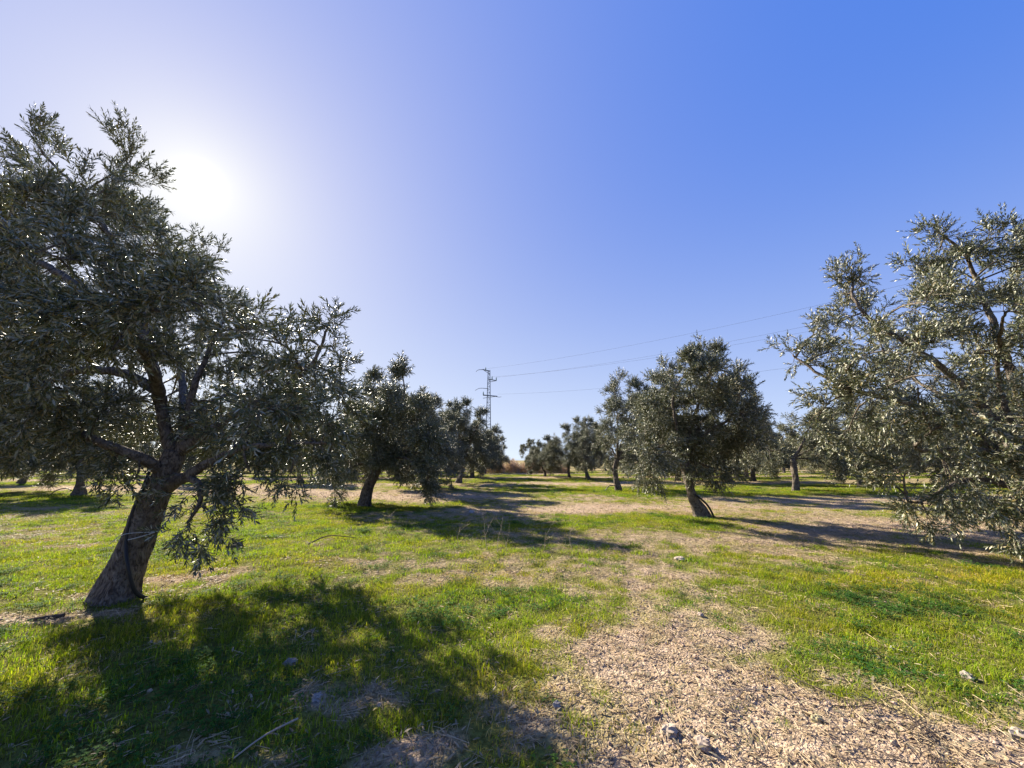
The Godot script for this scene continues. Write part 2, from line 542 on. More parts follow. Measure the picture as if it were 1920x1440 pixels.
func tree_shapes():
	for v in 7:
		var s := Shape.new()
		var tall := v >= 5
		var length := rng.randf_range(0.34, 0.42) if not tall else 0.50
		var bend := Vector3(rng.randf_range(-0.5, 0.5), 0, rng.randf_range(-0.5, 0.5)) * (0.5 if tall else 1.0)
		shoot(s, Vector3.ZERO, Vector3.UP, length, 12 if not tall else 15, bend)
		for k in 4 if not tall else 3:
			var t := rng.randf_range(0.05, 0.62)
			var a := TAU * k / 4.0 + rng.randf_range(-0.5, 0.5)
			var out := Vector3(cos(a), rng.randf_range(0.5, 1.1) if not tall else 1.8, sin(a)).normalized()
			var start := Vector3(bend.x * t * t * length * 0.5, t * length, bend.z * t * t * length * 0.5)
			shoot(s, start, out, rng.randf_range(0.15, 0.26), rng.randi_range(5, 8), rv() * 0.5)
			if v % 2 == 0 and k < 2:
				olive(s, start + out * 0.07)
		sprays.append(s.mesh())
	# the six kinds of tree: trunk points with radii, boughs, and clumps of leaves with radii, from the tree's foot
	D.leaning = {
		trunk = [[Vector3(0, -0.12, 0), 0.27], [Vector3(0.03, 0.19, 0), 0.19], [Vector3(0.1, 0.51, 0), 0.16], [Vector3(0.19, 0.89, 0), 0.15], [Vector3(0.29, 1.23, 0), 0.14], [Vector3(0.38, 1.48, 0), 0.12], [Vector3(0.42, 1.69, 0), 0.11]],
		boughs = [[Vector3(0.39, 1.6, 0), Vector3(0.17, 2.14, 0), Vector3(0, 2.65, 0), Vector3(-0.29, 3.34, 0), Vector3(-0.75, 4.25, 0), Vector3(-1.35, 5.07, 0), Vector3(-2.03, 5.75, 0), Vector3(-2.27, 5.98, 0)], [Vector3(0.48, 1.66, 0), Vector3(0.52, 2.04, 0), Vector3(0.51, 2.44, 0), Vector3(0.55, 3, -0.1), Vector3(0.69, 3.45, -0.1)], [Vector3(0.52, 1.7, 0), Vector3(0.87, 1.92, 0.1), Vector3(1.19, 2.14, 0.1), Vector3(1.62, 2.44, 0), Vector3(2.02, 2.83, 0), Vector3(2.13, 3.23, 0)], [Vector3(0.46, 1.25, 0.05), Vector3(0.97, 1.49, 0.25), Vector3(1.39, 1.68, 0.3), Vector3(1.85, 1.75, 0.25), Vector3(2.19, 1.77, 0)], [Vector3(0.09, 2.41, 0), Vector3(-0.18, 2.61, 0.2), Vector3(-0.63, 2.62, 0.3), Vector3(-1.29, 2.44, 0.2), Vector3(-2.32, 2.34, 0)], [Vector3(0.46, 1.68, 0), Vector3(-0.18, 2.37, -0.7), Vector3(-1.24, 3.43, -1.6), Vector3(-2.39, 4.68, -2.2), Vector3(-3.09, 5.58, -2)], [Vector3(0.12, 2.31, 0), Vector3(0.49, 2.77, 0.7), Vector3(0.35, 3.17, 1.1), Vector3(-0.35, 3.58, 1.1), Vector3(-1.67, 4.21, 0.7)], [Vector3(0.33, 1.42, 0), Vector3(0.27, 1.58, 0.25), Vector3(0.02, 1.7, 0.35), Vector3(-0.42, 1.88, 0.4), Vector3(-1.4, 1.87, 0)], [Vector3(0.52, 1.36, 0.05), Vector3(0.98, 1.34, 0.3), Vector3(1.13, 1.12, 0.4), Vector3(1.03, 0.9, 0.4)], [Vector3(0.49, 1.7, 0), Vector3(-0.06, 2.32, -0.9), Vector3(-0.27, 2.71, -1.8), Vector3(0.25, 2.58, -2.2)]],
		clumps = [[Vector3(-2.28, 5.91, 0), 0.26], [Vector3(-2.07, 5.45, 0), 0.38], [Vector3(-2.44, 6.18, 0), 0.12], [Vector3(-1.02, 5.77, -0.1), 0.31], [Vector3(-1.03, 5.44, -0.1), 0.35], [Vector3(-0.69, 4.54, 0.63), 0.45], [Vector3(-4.26, 5.9, -1.3), 0.71], [Vector3(-1.15, 4.39, 0.85), 0.46], [Vector3(-3.74, 5.09, -0.53), 0.74], [Vector3(-2.42, 4.53, 0.32), 0.62], [Vector3(-3.52, 5.96, -2.24), 0.81], [Vector3(-0.19, 4.17, 0.66), 0.48], [Vector3(-3.26, 4.96, -1.28), 0.78], [Vector3(0.47, 3.36, 1.62), 0.41], [Vector3(-1.45, 4.97, -1.12), 0.54], [Vector3(1.04, 3.57, 1.34), 0.32], [Vector3(-1.32, 4.73, -1.42), 0.51], [Vector3(1.15, 3.42, 1.19), 0.3], [Vector3(0.27, 4.33, 0), 0.16], [Vector3(-4.07, 4.5, -1.35), 0.87], [Vector3(-0.81, 3.41, 0.98), 0.54], [Vector3(-3.9, 4.01, -0.68), 0.81], [Vector3(-1.93, 3.45, 0.6), 0.62], [Vector3(-3.53, 4.76, -2.38), 0.91], [Vector3(0.64, 3.13, 1.33), 0.44], [Vector3(-4.45, 4.12, -2.47), 1.01], [Vector3(0.58, 2.71, 1.59), 0.45], [Vector3(-2.27, 4.36, -2.24), 0.83], [Vector3(1.4, 2.88, 1.54), 0.38], [Vector3(-1.55, 4.52, -2.35), 0.63], [Vector3(1.7, 2.97, 1.45), 0.3], [Vector3(0.78, 3.34, 0), 0.32], [Vector3(-4.72, 3.56, -2.05), 0.94], [Vector3(-0.05, 2.57, 1.4), 0.47], [Vector3(-3.58, 2.93, -0.73), 0.79], [Vector3(-1.58, 2.61, 0.63), 0.6], [Vector3(-2.08, 3.36, -1.34), 0.75], [Vector3(0.81, 2.59, 1.33), 0.43], [Vector3(-1.31, 3.45, -1.66), 0.75], [Vector3(-0.53, 3.29, -1.79), 0.66], [Vector3(0.44, 3.44, -1.01), 0.38], [Vector3(2.11, 2.69, 1.36), 0.23], [Vector3(-3.15, 2.78, -1.62), 0.77], [Vector3(-0.2, 2.33, 0.84), 0.48], [Vector3(-1.75, 2.21, 0), 0.54], [Vector3(-4.82, 2.25, -1.81), 0.74], [Vector3(-1.25, 2, 0.71), 0.46], [Vector3(1.4, 2.69, -0.02), 0.41], [Vector3(1.75, 3.12, 0), 0.29], [Vector3(2.08, 3.3, 0), 0.24], [Vector3(2.25, 2.97, 0), 0.24], [Vector3(1.31, 2.93, -1.05), 0.46], [Vector3(2.42, 2.48, 0.94), 0.3], [Vector3(2.32, 2.58, 0), 0.27], [Vector3(-0.11, 2.16, 0.4), 0.4], [Vector3(-1.06, 2.16, -0.9), 0.48], [Vector3(0.63, 2.32, -0.3), 0.43], [Vector3(0.24, 2.45, -1.92), 0.61], [Vector3(2.36, 2.03, 1.37), 0.31], [Vector3(1.19, 2.4, -1.56), 0.58], [Vector3(2.47, 2.1, 0.86), 0.36], [Vector3(2.33, 2.2, -0.2), 0.24], [Vector3(-0.3, 1.84, 0.5), 0.3], [Vector3(-1.62, 1.78, -0.2), 0.31], [Vector3(-0.1, 1.67, 0.2), 0.26], [Vector3(0.3, 1.43, 0.3), 0.18], [Vector3(-0.08, 1.49, 0.3), 0.13], [Vector3(1.27, 1.8, 0.2), 0.35], [Vector3(1.72, 1.74, 0.2), 0.38], [Vector3(2.09, 1.81, 0), 0.33], [Vector3(2.24, 1.68, -0.2), 0.19], [Vector3(1.15, 1.43, 0.3), 0.26], [Vector3(1.58, 1.43, 0.3), 0.26], [Vector3(1.98, 1.43, 0.2), 0.19], [Vector3(1.1, 1.12, 0.4), 0.22], [Vector3(1.02, 0.87, 0.4), 0.14], [Vector3(1.26, 1.01, 0.4), 0.13], [Vector3(1.36, 1.23, 0.3), 0.17], [Vector3(2.3, 2.03, -0.3), 0.18], [Vector3(-0.34, 1.83, -0.6), 0.22], [Vector3(0.16, 1.91, -0.7), 0.27], [Vector3(-0.34, 1.89, -1.8), 0.41], [Vector3(0.15, 1.81, -2.2), 0.43], [Vector3(0.97, 1.89, -1.9), 0.41], [Vector3(-1.66, 2.17, -2), 0.42], [Vector3(-0.58, 2.33, -2.6), 0.57], [Vector3(0.35, 2.41, -2.4), 0.55], [Vector3(-1.39, 2.5, -2.3), 0.55], [Vector3(1.55, 2.14, -1.6), 0.31], [Vector3(-2, 2.14, -1.6), 0.4]]}
	D.slanting = {
		trunk = [[Vector3(0, -0.12, -0), 0.27], [Vector3(0, 0.18, -0), 0.2], [Vector3(0.05, 0.63, -0), 0.17], [Vector3(0.25, 1.12, -0), 0.15], [Vector3(0.47, 1.53, -0), 0.13]],
		boughs = [[Vector3(0.47, 1.53, -0), Vector3(-0.34, 1.93, -0.74), Vector3(-1.3, 1.74, -1.41), Vector3(-1.8, 1.34, -1.25)], [Vector3(0.47, 1.53, -0), Vector3(0.49, 2.09, 0.55), Vector3(0.33, 2.35, 0.9), Vector3(1.14, 3.44, 1.39)], [Vector3(0.47, 1.53, -0), Vector3(0.13, 1.6, -0.66), Vector3(-0.19, 1.23, -1.35), Vector3(-0.55, 1.23, -1.5)], [Vector3(0.47, 1.53, -0), Vector3(0.12, 2.74, -0.7), Vector3(-0.43, 3.46, -1.51), Vector3(0.02, 3.97, -2.17)], [Vector3(0.47, 1.53, -0), Vector3(-0.27, 1.43, 0.16), Vector3(-1, 0.89, 0.47), Vector3(-1.18, 0.83, 0.3)], [Vector3(0.47, 1.53, -0), Vector3(1.15, 1.89, -0.37), Vector3(1.9, 1.8, -0.83), Vector3(2.53, 2.03, -0.5)], [Vector3(0.47, 1.53, -0), Vector3(0.7, 2.84, 0.02), Vector3(1.09, 3.92, -0.16), Vector3(0.96, 4.99, -0)], [Vector3(0.47, 1.53, -0), Vector3(1.34, 1.66, 0.47), Vector3(2.32, 1.25, 0.74), Vector3(2.32, 2.31, 1.33)]],
		clumps = [[Vector3(0.96, 4.99, -0), 0.28], [Vector3(0.91, 4.45, -0), 0.47], [Vector3(-0.02, 4.31, -0), 0.39], [Vector3(-0.49, 3.86, -0.71), 0.58], [Vector3(0.02, 3.97, -2.17), 0.77], [Vector3(1.14, 3.44, 1.39), 0.6], [Vector3(-1.11, 3.12, -1.6), 0.73], [Vector3(-0.04, 2.86, 1.09), 0.61], [Vector3(-0.16, 2.91, -1.57), 0.82], [Vector3(0.72, 2.69, 1.01), 0.68], [Vector3(1.23, 3, -0.36), 0.71], [Vector3(-1.43, 2.25, -1.15), 0.66], [Vector3(-0.65, 2.17, 0.63), 0.58], [Vector3(-0.62, 1.95, -1.55), 0.72], [Vector3(0.28, 1.9, 0.89), 0.61], [Vector3(1.06, 1.91, 0.19), 0.68], [Vector3(1.53, 3.5, -1.13), 0.59], [Vector3(1.92, 3.29, 0.54), 0.52], [Vector3(1.73, 2.47, -1.35), 0.72], [Vector3(2.32, 2.31, 1.33), 0.59], [Vector3(-1.8, 1.34, -1.25), 0.49], [Vector3(-0.87, 1.37, 0.81), 0.43], [Vector3(-1.18, 0.83, 0.3), 0.33], [Vector3(-0.96, 0.47, 0.3), 0.22], [Vector3(1.42, 1.26, -0.37), 0.5], [Vector3(1.93, 1.44, -1.1), 0.57], [Vector3(2.42, 1.46, 1.23), 0.48], [Vector3(2.25, 0.82, 0.2), 0.35], [Vector3(2.3, 0.41, 0.2), 0.2], [Vector3(-1.36, 1.43, -1.66), 0.47], [Vector3(-0.22, 1.46, 1.11), 0.38], [Vector3(0.17, 1.24, -1.2), 0.41], [Vector3(2.53, 2.03, -0.5), 0.47], [Vector3(-0.55, 1.23, -1.5), 0.38]]}
	D.twisted = {
		trunk = [[Vector3(0.04, -0.12, -0), 0.3], [Vector3(-0.03, 0.17, -0), 0.2], [Vector3(-0.15, 0.46, -0), 0.14], [Vector3(-0.22, 0.7, -0), 0.11], [Vector3(-0.27, 0.98, -0), 0.12], [Vector3(-0.32, 1.28, -0), 0.13], [Vector3(-0.39, 1.57, -0), 0.12]],
		boughs = [[Vector3(-0.39, 1.57, -0), Vector3(-0.99, 1.79, 0.31), Vector3(-1.57, 1.63, 0.56), Vector3(-1.79, 1.6, 0.92)], [Vector3(-0.39, 1.57, -0), Vector3(-0.27, 1.69, -0.25), Vector3(-0.14, 1.59, -0.42), Vector3(1, 1.21, -0)], [Vector3(-0.39, 1.57, -0), Vector3(-0.61, 2.63, 0.24), Vector3(-0.61, 3.51, 0.28), Vector3(-0.44, 4.07, 1.14)], [Vector3(-0.39, 1.57, -0), Vector3(0.71, 2.86, -0.68), Vector3(2.05, 3.44, -1.32), Vector3(2.21, 3.8, -1.15)], [Vector3(-0.39, 1.57, -0), Vector3(0.71, 2.1, -0.43), Vector3(1.85, 2.01, -0.68), Vector3(2.27, 2.3, -0.91)], [Vector3(-0.39, 1.57, -0), Vector3(0.26, 2.36, 0.28), Vector3(0.87, 2.76, 0.44), Vector3(1.24, 3.52, 0.46)], [Vector3(-0.39, 1.57, -0), Vector3(-0.27, 3.09, -0.95), Vector3(-0.09, 4.08, -1.94), Vector3(-0.09, 4.08, -1.94)], [Vector3(-0.39, 1.57, -0), Vector3(0.28, 3.24, -0.12), Vector3(0.94, 4.5, -0.45), Vector3(0.76, 4.68, -1.37)]],
		clumps = [[Vector3(0.41, 4.78, -0), 0.36], [Vector3(0.85, 4.65, -0), 0.33], [Vector3(0.76, 4.68, -1.37), 0.51], [Vector3(-0.44, 4.07, 1.14), 0.41], [Vector3(1.17, 4.28, -0.85), 0.56], [Vector3(0.02, 3.81, 1.3), 0.46], [Vector3(-0.65, 4.18, -0), 0.29], [Vector3(-0.09, 4.08, -1.94), 0.49], [Vector3(-1.21, 3.55, 0.89), 0.39], [Vector3(1.49, 4.1, -0), 0.24], [Vector3(2.21, 3.8, -1.15), 0.42], [Vector3(1.24, 3.52, 0.46), 0.37], [Vector3(0.02, 3.47, -0.21), 0.59], [Vector3(1.68, 3.52, -1.64), 0.69], [Vector3(0.49, 3.19, 0.57), 0.58], [Vector3(-0.77, 3.2, -1.01), 0.52], [Vector3(-1.31, 3.01, 0.45), 0.46], [Vector3(2.26, 3.01, -1.19), 0.49], [Vector3(0.99, 2.77, 0.92), 0.41], [Vector3(-0.56, 2.75, -0.31), 0.59], [Vector3(0.08, 2.47, 0.16), 0.62], [Vector3(0.98, 2.4, 0.07), 0.56], [Vector3(-1.29, 2.45, -0.63), 0.43], [Vector3(-1.66, 2.37, 0.45), 0.39], [Vector3(2.27, 2.3, -0.91), 0.34], [Vector3(1.43, 2.22, 0.45), 0.3], [Vector3(-0.66, 1.89, -1.1), 0.51], [Vector3(-1.42, 1.84, 0.92), 0.43], [Vector3(-0.16, 1.79, -0.13), 0.47], [Vector3(0.76, 1.63, -0.27), 0.51], [Vector3(1.43, 1.71, -0.45), 0.39], [Vector3(-1.06, 1.6, -1.23), 0.41], [Vector3(-1.79, 1.6, 0.92), 0.34], [Vector3(-1.34, 1.16, 0.3), 0.27], [Vector3(-1.65, 1.18, 0.2), 0.2], [Vector3(0.46, 1.11, 0.2), 0.27], [Vector3(-0.15, 1.22, 0.4), 0.24], [Vector3(1, 1.21, -0), 0.22], [Vector3(-0.13, 1.47, -1), 0.3]]}
	D.upright = {
		trunk = [[Vector3(-0, -0.12, 0), 0.24], [Vector3(-0.02, 0.22, 0), 0.15], [Vector3(-0.1, 0.68, 0), 0.13], [Vector3(-0.14, 1.15, 0), 0.13], [Vector3(0, 1.6, 0), 0.11]],
		boughs = [[Vector3(0, 1.6, 0), Vector3(-0.19, 2.13, -0.1), Vector3(-0.36, 2.42, -0.44), Vector3(-0.01, 3.21, -1.02)], [Vector3(0, 1.6, 0), Vector3(-0.03, 2.88, 0.59), Vector3(-0.07, 3.81, 1.1), Vector3(0.63, 4.29, 1.36)], [Vector3(0, 1.6, 0), Vector3(0.74, 2.81, 0.06), Vector3(1.39, 3.6, 0.29), Vector3(1.87, 4.24, 0.49)], [Vector3(0, 1.6, 0), Vector3(1.05, 2.83, -0.78), Vector3(2.02, 3.41, -1.36), Vector3(1.74, 4.77, -2.12)], [Vector3(0, 1.6, 0), Vector3(0.21, 3.45, -0.19), Vector3(0.23, 5.09, -0.44), Vector3(0.37, 5.79, 0)], [Vector3(0, 1.6, 0), Vector3(0.72, 3.67, -0.08), Vector3(1.47, 5.31, 0), Vector3(1.12, 5.49, 0)], [Vector3(0, 1.6, 0), Vector3(0.54, 1.74, 0.02), Vector3(1.12, 1.53, 0), Vector3(1.29, 1.29, -2.17)]],
		clumps = [[Vector3(0.37, 5.79, 0), 0.39], [Vector3(0.04, 5.13, 0), 0.5], [Vector3(1.12, 5.49, 0), 0.47], [Vector3(1.81, 5.13, 0), 0.44], [Vector3(0.28, 4.35, -1.32), 0.59], [Vector3(-0.24, 4.1, 0.66), 0.54], [Vector3(1.74, 4.77, -2.12), 0.71], [Vector3(0.63, 4.29, 1.36), 0.6], [Vector3(2.39, 4.42, -0.95), 0.55], [Vector3(1.87, 4.24, 0.49), 0.51], [Vector3(-0.01, 3.21, -1.02), 0.58], [Vector3(-0.59, 3.04, 1.28), 0.52], [Vector3(0.86, 3.41, -0.53), 0.71], [Vector3(2.13, 3.3, -1.02), 0.67], [Vector3(1.44, 3.15, 0.92), 0.61], [Vector3(-0.09, 2.17, -0.32), 0.52], [Vector3(1.53, 2.33, -1.72), 0.68], [Vector3(0.59, 2.24, 1.25), 0.59], [Vector3(2.34, 2.25, -0.97), 0.54], [Vector3(1.84, 2.21, 0.41), 0.51], [Vector3(1.56, 1.31, -0.64), 0.47], [Vector3(1.29, 1.29, -2.17), 0.47], [Vector3(0.29, 1.34, 1.17), 0.4], [Vector3(-0.37, 1.6, -0.45), 0.35], [Vector3(1.12, 0.82, 0), 0.28], [Vector3(-0.49, 2.61, -0.99), 0.33], [Vector3(-0.86, 2.53, 0.58), 0.31]]}
	D.spreading = {
		trunk = [[Vector3(0.01, -0.12, 0), 0.21], [Vector3(0.09, 0.26, 0), 0.15], [Vector3(0.14, 0.63, 0), 0.14], [Vector3(0.13, 1.11, 0), 0.14], [Vector3(0.12, 1.6, 0), 0.12]],
		boughs = [[Vector3(0.12, 1.6, 0), Vector3(1.21, 2.44, -0.49), Vector3(2.09, 2.69, -1.08), Vector3(2.66, 3.43, -1.43)], [Vector3(0.12, 1.6, 0), Vector3(0.59, 2.53, 0.35), Vector3(0.85, 3.17, 0.52), Vector3(1.38, 3.34, 1.14)], [Vector3(0.12, 1.6, 0), Vector3(0.15, 2.06, -0.69), Vector3(0.28, 2.13, -1.31), Vector3(0.55, 2.95, -1)], [Vector3(0.12, 1.6, 0), Vector3(1.05, 1.59, 0.12), Vector3(2.14, 1.02, 0.4), Vector3(2.43, 1.12, 0.4)], [Vector3(0.12, 1.6, 0), Vector3(1.12, 2.08, 0.09), Vector3(2.34, 1.98, 0.27), Vector3(3.47, 2.07, -0.4)], [Vector3(0.12, 1.6, 0), Vector3(1.95, 2.66, -0.92), Vector3(3.73, 2.75, -1.61), Vector3(3.76, 3.61, -1.75)], [Vector3(0.12, 1.6, 0), Vector3(-0.51, 2.06, 0.07), Vector3(-1.23, 2.13, 0.21), Vector3(-1.02, 3.31, 0)]],
		clumps = [[Vector3(-1.02, 3.31, 0), 0.42], [Vector3(-1.29, 2.53, -0.12), 0.56], [Vector3(-0.63, 2.07, -0.37), 0.56], [Vector3(-1.6, 1.6, -0.17), 0.47], [Vector3(0.02, 1.31, -1.62), 0.45], [Vector3(-1.65, 1.34, 0.91), 0.39], [Vector3(0.55, 2.95, -1), 0.35], [Vector3(0.31, 3.59, 0), 0.17], [Vector3(0.15, 3.03, 0), 0.25], [Vector3(2.66, 3.43, -1.43), 0.54], [Vector3(0.94, 3.24, 0.76), 0.49], [Vector3(1.53, 2.65, -0.8), 0.49], [Vector3(2.64, 2.74, -0.79), 0.7], [Vector3(1.46, 2.66, 0.67), 0.65], [Vector3(1.26, 1.92, 0.33), 0.6], [Vector3(3.7, 1.89, -1.46), 0.65], [Vector3(2.05, 1.86, 0.52), 0.59], [Vector3(2.43, 1.12, 0.4), 0.38], [Vector3(1.86, 0.91, 0.4), 0.38], [Vector3(3.47, 2.07, -0.4), 0.45], [Vector3(2.56, 2.05, 0.65), 0.43], [Vector3(1.51, 1.95, -1.3), 0.47], [Vector3(3.76, 3.61, -1.75), 0.43], [Vector3(1.38, 3.34, 1.14), 0.37], [Vector3(-1.19, 1.91, 1), 0.42]]}
	D.edge = {
		trunk = [[Vector3(-0.01, -0.12, 0), 0.31], [Vector3(0.07, 0.29, 0), 0.2], [Vector3(0.14, 0.66, 0), 0.17], [Vector3(0.21, 1.04, 0), 0.16]],
		boughs = [[Vector3(0.21, 1.04, 0), Vector3(0.32, 2.45, -0.9), Vector3(0.28, 3.35, -1.8), Vector3(0.68, 4.1, -1.93)], [Vector3(0.21, 1.04, 0), Vector3(-1.14, 2.84, 0.17), Vector3(-2.48, 3.95, 0.24), Vector3(-2.3, 4.73, 0)], [Vector3(0.21, 1.04, 0), Vector3(-1, 1.35, 0), Vector3(-2.16, 1.04, 0.2), Vector3(-2.33, 1.16, 0.2)], [Vector3(0.21, 1.04, 0), Vector3(0.1, 3.11, -0.12), Vector3(-0.13, 4.99, -0.12), Vector3(-0.71, 5.53, 0)], [Vector3(0.21, 1.04, 0), Vector3(0.88, 1.83, -0.69), Vector3(1.55, 2.06, -1.51), Vector3(1.68, 2.61, -2.01)], [Vector3(0.21, 1.04, 0), Vector3(-0.32, 2.19, 0.06), Vector3(-0.7, 3.01, 0.35), Vector3(-1.49, 3.57, 1.16)], [Vector3(0.21, 1.04, 0), Vector3(-1.54, 2.29, 0.22), Vector3(-3.12, 2.7, 0.41), Vector3(-3.48, 3.27, 0)], [Vector3(0.21, 1.04, 0), Vector3(-0.35, 1.26, 0.1), Vector3(-0.84, 1.14, 0.31), Vector3(-1.14, 1.48, 0.83)], [Vector3(0.21, 1.04, 0), Vector3(-1.01, 1.74, 0.31), Vector3(-2.21, 1.79, 0.41), Vector3(-2.44, 2.03, 0.85)], [Vector3(0.21, 1.04, 0), Vector3(1.04, 3.14, -0.46), Vector3(1.98, 4.7, -0.89), Vector3(2.37, 5.5, -0.88)]],
		clumps = [[Vector3(-0.71, 5.53, 0), 0.24], [Vector3(-0.74, 5.16, 0), 0.38], [Vector3(-0.37, 5.01, 0), 0.41], [Vector3(0.1, 5.26, 0), 0.29], [Vector3(0.46, 5.41, 0), 0.23], [Vector3(0.99, 5.09, -0.33), 0.48], [Vector3(-1.22, 4.71, 0), 0.36], [Vector3(-0.16, 4.62, -0.88), 0.49], [Vector3(-2.55, 3.7, 1.21), 0.34], [Vector3(-2.3, 4.73, 0), 0.25], [Vector3(-2.52, 4.37, 0), 0.32], [Vector3(-2.12, 4.52, 0), 0.23], [Vector3(-2.5, 3.95, 0), 0.28], [Vector3(-2.05, 4, 0), 0.18], [Vector3(-3.07, 3.67, 0), 0.3], [Vector3(-3.48, 3.27, 0), 0.22], [Vector3(-3.22, 3.13, 0.03), 0.34], [Vector3(-2.86, 3.35, 0.16), 0.3], [Vector3(-3.19, 2.61, 0.25), 0.39], [Vector3(-0.52, 3.85, -1.51), 0.52], [Vector3(-3.2, 3.05, 1.16), 0.34], [Vector3(0.68, 4.1, -1.93), 0.69], [Vector3(-2.34, 3.24, 0.81), 0.45], [Vector3(-0.05, 4.33, -0.45), 0.57], [Vector3(1.25, 4.4, -0.87), 0.66], [Vector3(-1.49, 3.57, 1.16), 0.46], [Vector3(-1.41, 2.86, -0.91), 0.62], [Vector3(-2.94, 2.57, 0.68), 0.48], [Vector3(0.68, 3.2, -2.11), 0.8], [Vector3(-2.8, 2.56, 1.12), 0.48], [Vector3(-1.26, 3.18, 0.45), 0.57], [Vector3(-0.23, 3.09, 0.19), 0.67], [Vector3(2.33, 4.2, -0.92), 0.91], [Vector3(-0.03, 3.61, 0.66), 0.7], [Vector3(-2.81, 2.11, 0), 0.37], [Vector3(-1.83, 2.05, -0.43), 0.57], [Vector3(0.28, 2.25, -1.66), 0.8], [Vector3(-2.44, 2.03, 0.85), 0.54], [Vector3(1.68, 2.61, -2.01), 0.89], [Vector3(-2.04, 2.22, 1.05), 0.55], [Vector3(-0.7, 2.14, 0.52), 0.65], [Vector3(2.18, 2.86, -0.9), 0.93], [Vector3(0.24, 2.62, 0.41), 0.75], [Vector3(-2.45, 1.47, 0.42), 0.41], [Vector3(0.73, 1.36, -1.9), 0.69], [Vector3(-2.01, 1.43, 0.57), 0.47], [Vector3(-0.98, 1.54, 0.25), 0.55], [Vector3(1.6, 1.43, -1.22), 0.73], [Vector3(-1.14, 1.48, 0.83), 0.53], [Vector3(0.07, 1.69, 0.39), 0.61], [Vector3(-2.11, 1.08, 0.2), 0.26], [Vector3(-2.05, 0.87, 0.2), 0.14], [Vector3(-2.33, 1.16, 0.2), 0.19], [Vector3(-1.42, 1.07, 0.1), 0.27], [Vector3(-0.93, 0.97, 0.2), 0.32], [Vector3(-0.82, 0.68, 0.2), 0.2], [Vector3(-0.69, 0.57, 0.2), 0.14], [Vector3(2.37, 5.5, -0.88), 0.63], [Vector3(0.37, 4.76, 0.44), 0.51], [Vector3(-2.5, 1.54, 0), 0.21], [Vector3(-3.29, 2.27, 0), 0.2]]}


# ------------------------------------------------------------------ olive trees
func olive_tree(called: String, d: Dictionary, at: Vector3, sd: int, thick: float, spray: float, label: String, group: String) -> Node3D:
	rng.seed = sd
	var t := thing(called, label, "tree", at + Vector3(0, height(at.x, at.z), 0), group)
	# trunk
	var raw := []
	var rr := []
	for q in d.trunk:
		raw.append(q[0])
		rr.append(q[1])
	var path := smooth_path(raw, 0.05)
	var rad := []
	for k in path.size():
		var u: float = float(k) / (path.size() - 1) * (rr.size() - 1)
		var i := mini(int(u), rr.size() - 2)
		rad.append(lerpf(rr[i], rr[i + 1], u - i) * (1.0 - 0.15 * smoothstep(0.9, 1.0, float(k) / path.size())))
	var s := Shape.new()
	tube(s, path, rad, 26, Color.WHITE, 0.16)
	put("trunk", s.mesh(true), M.bark, t)
	var top: float = 0.0
	var bottom := 99.0
	for c in d.clumps:
		top = maxf(top, c[0].y + c[1])
		bottom = minf(bottom, c[0].y - c[1])
	# every clump of leaves belongs to the bough that passes nearest
	var own := []
	var paths := []
	for b in d.boughs:
		own.append([])
		paths.append(smooth_path(b, 0.09))
	for c in d.clumps:
		var best := 0
		var near := 1e9
		for k in paths.size():
			for j in range(paths[k].size() / 3, paths[k].size()):
				var q: float = paths[k][j].distance_to(c[0]) - 0.2 * float(j) / paths[k].size()
				if q < near:
					near = q
					best = k
		own[best].append(c)
	for k in paths.size():
		var p: Array = paths[k]
		var r0: float = clampf(0.032 + 0.007 * own[k].size(), 0.035, rr[-1] * 0.66)
		var br := []
		for j in p.size():
			br.append(lerpf(r0, 0.014, pow(float(j) / (p.size() - 1), 0.8)))
			if j > 1:
				p[j] += rv() * 0.012
		s = Shape.new()
		tube(s, p, br, 10, Color.WHITE, 0.10)
		var bough := put("bough", s.mesh(true), M.bark, t)
		var tw := Shape.new()
		var where := []
		for c in own[k]:
			clump(tw, where, p, c[0], c[1], thick, spray, (c[0].y - bottom) / (top - bottom))
		if where.size():
			put("twigs", tw.mesh(true), M.bark, bough).set_meta("kind", "stuff")
			scatter("foliage", sprays[(sd + k) % 5 if k % 4 else 5 + k % 2], M.leaf, where, [], bough)
	return t


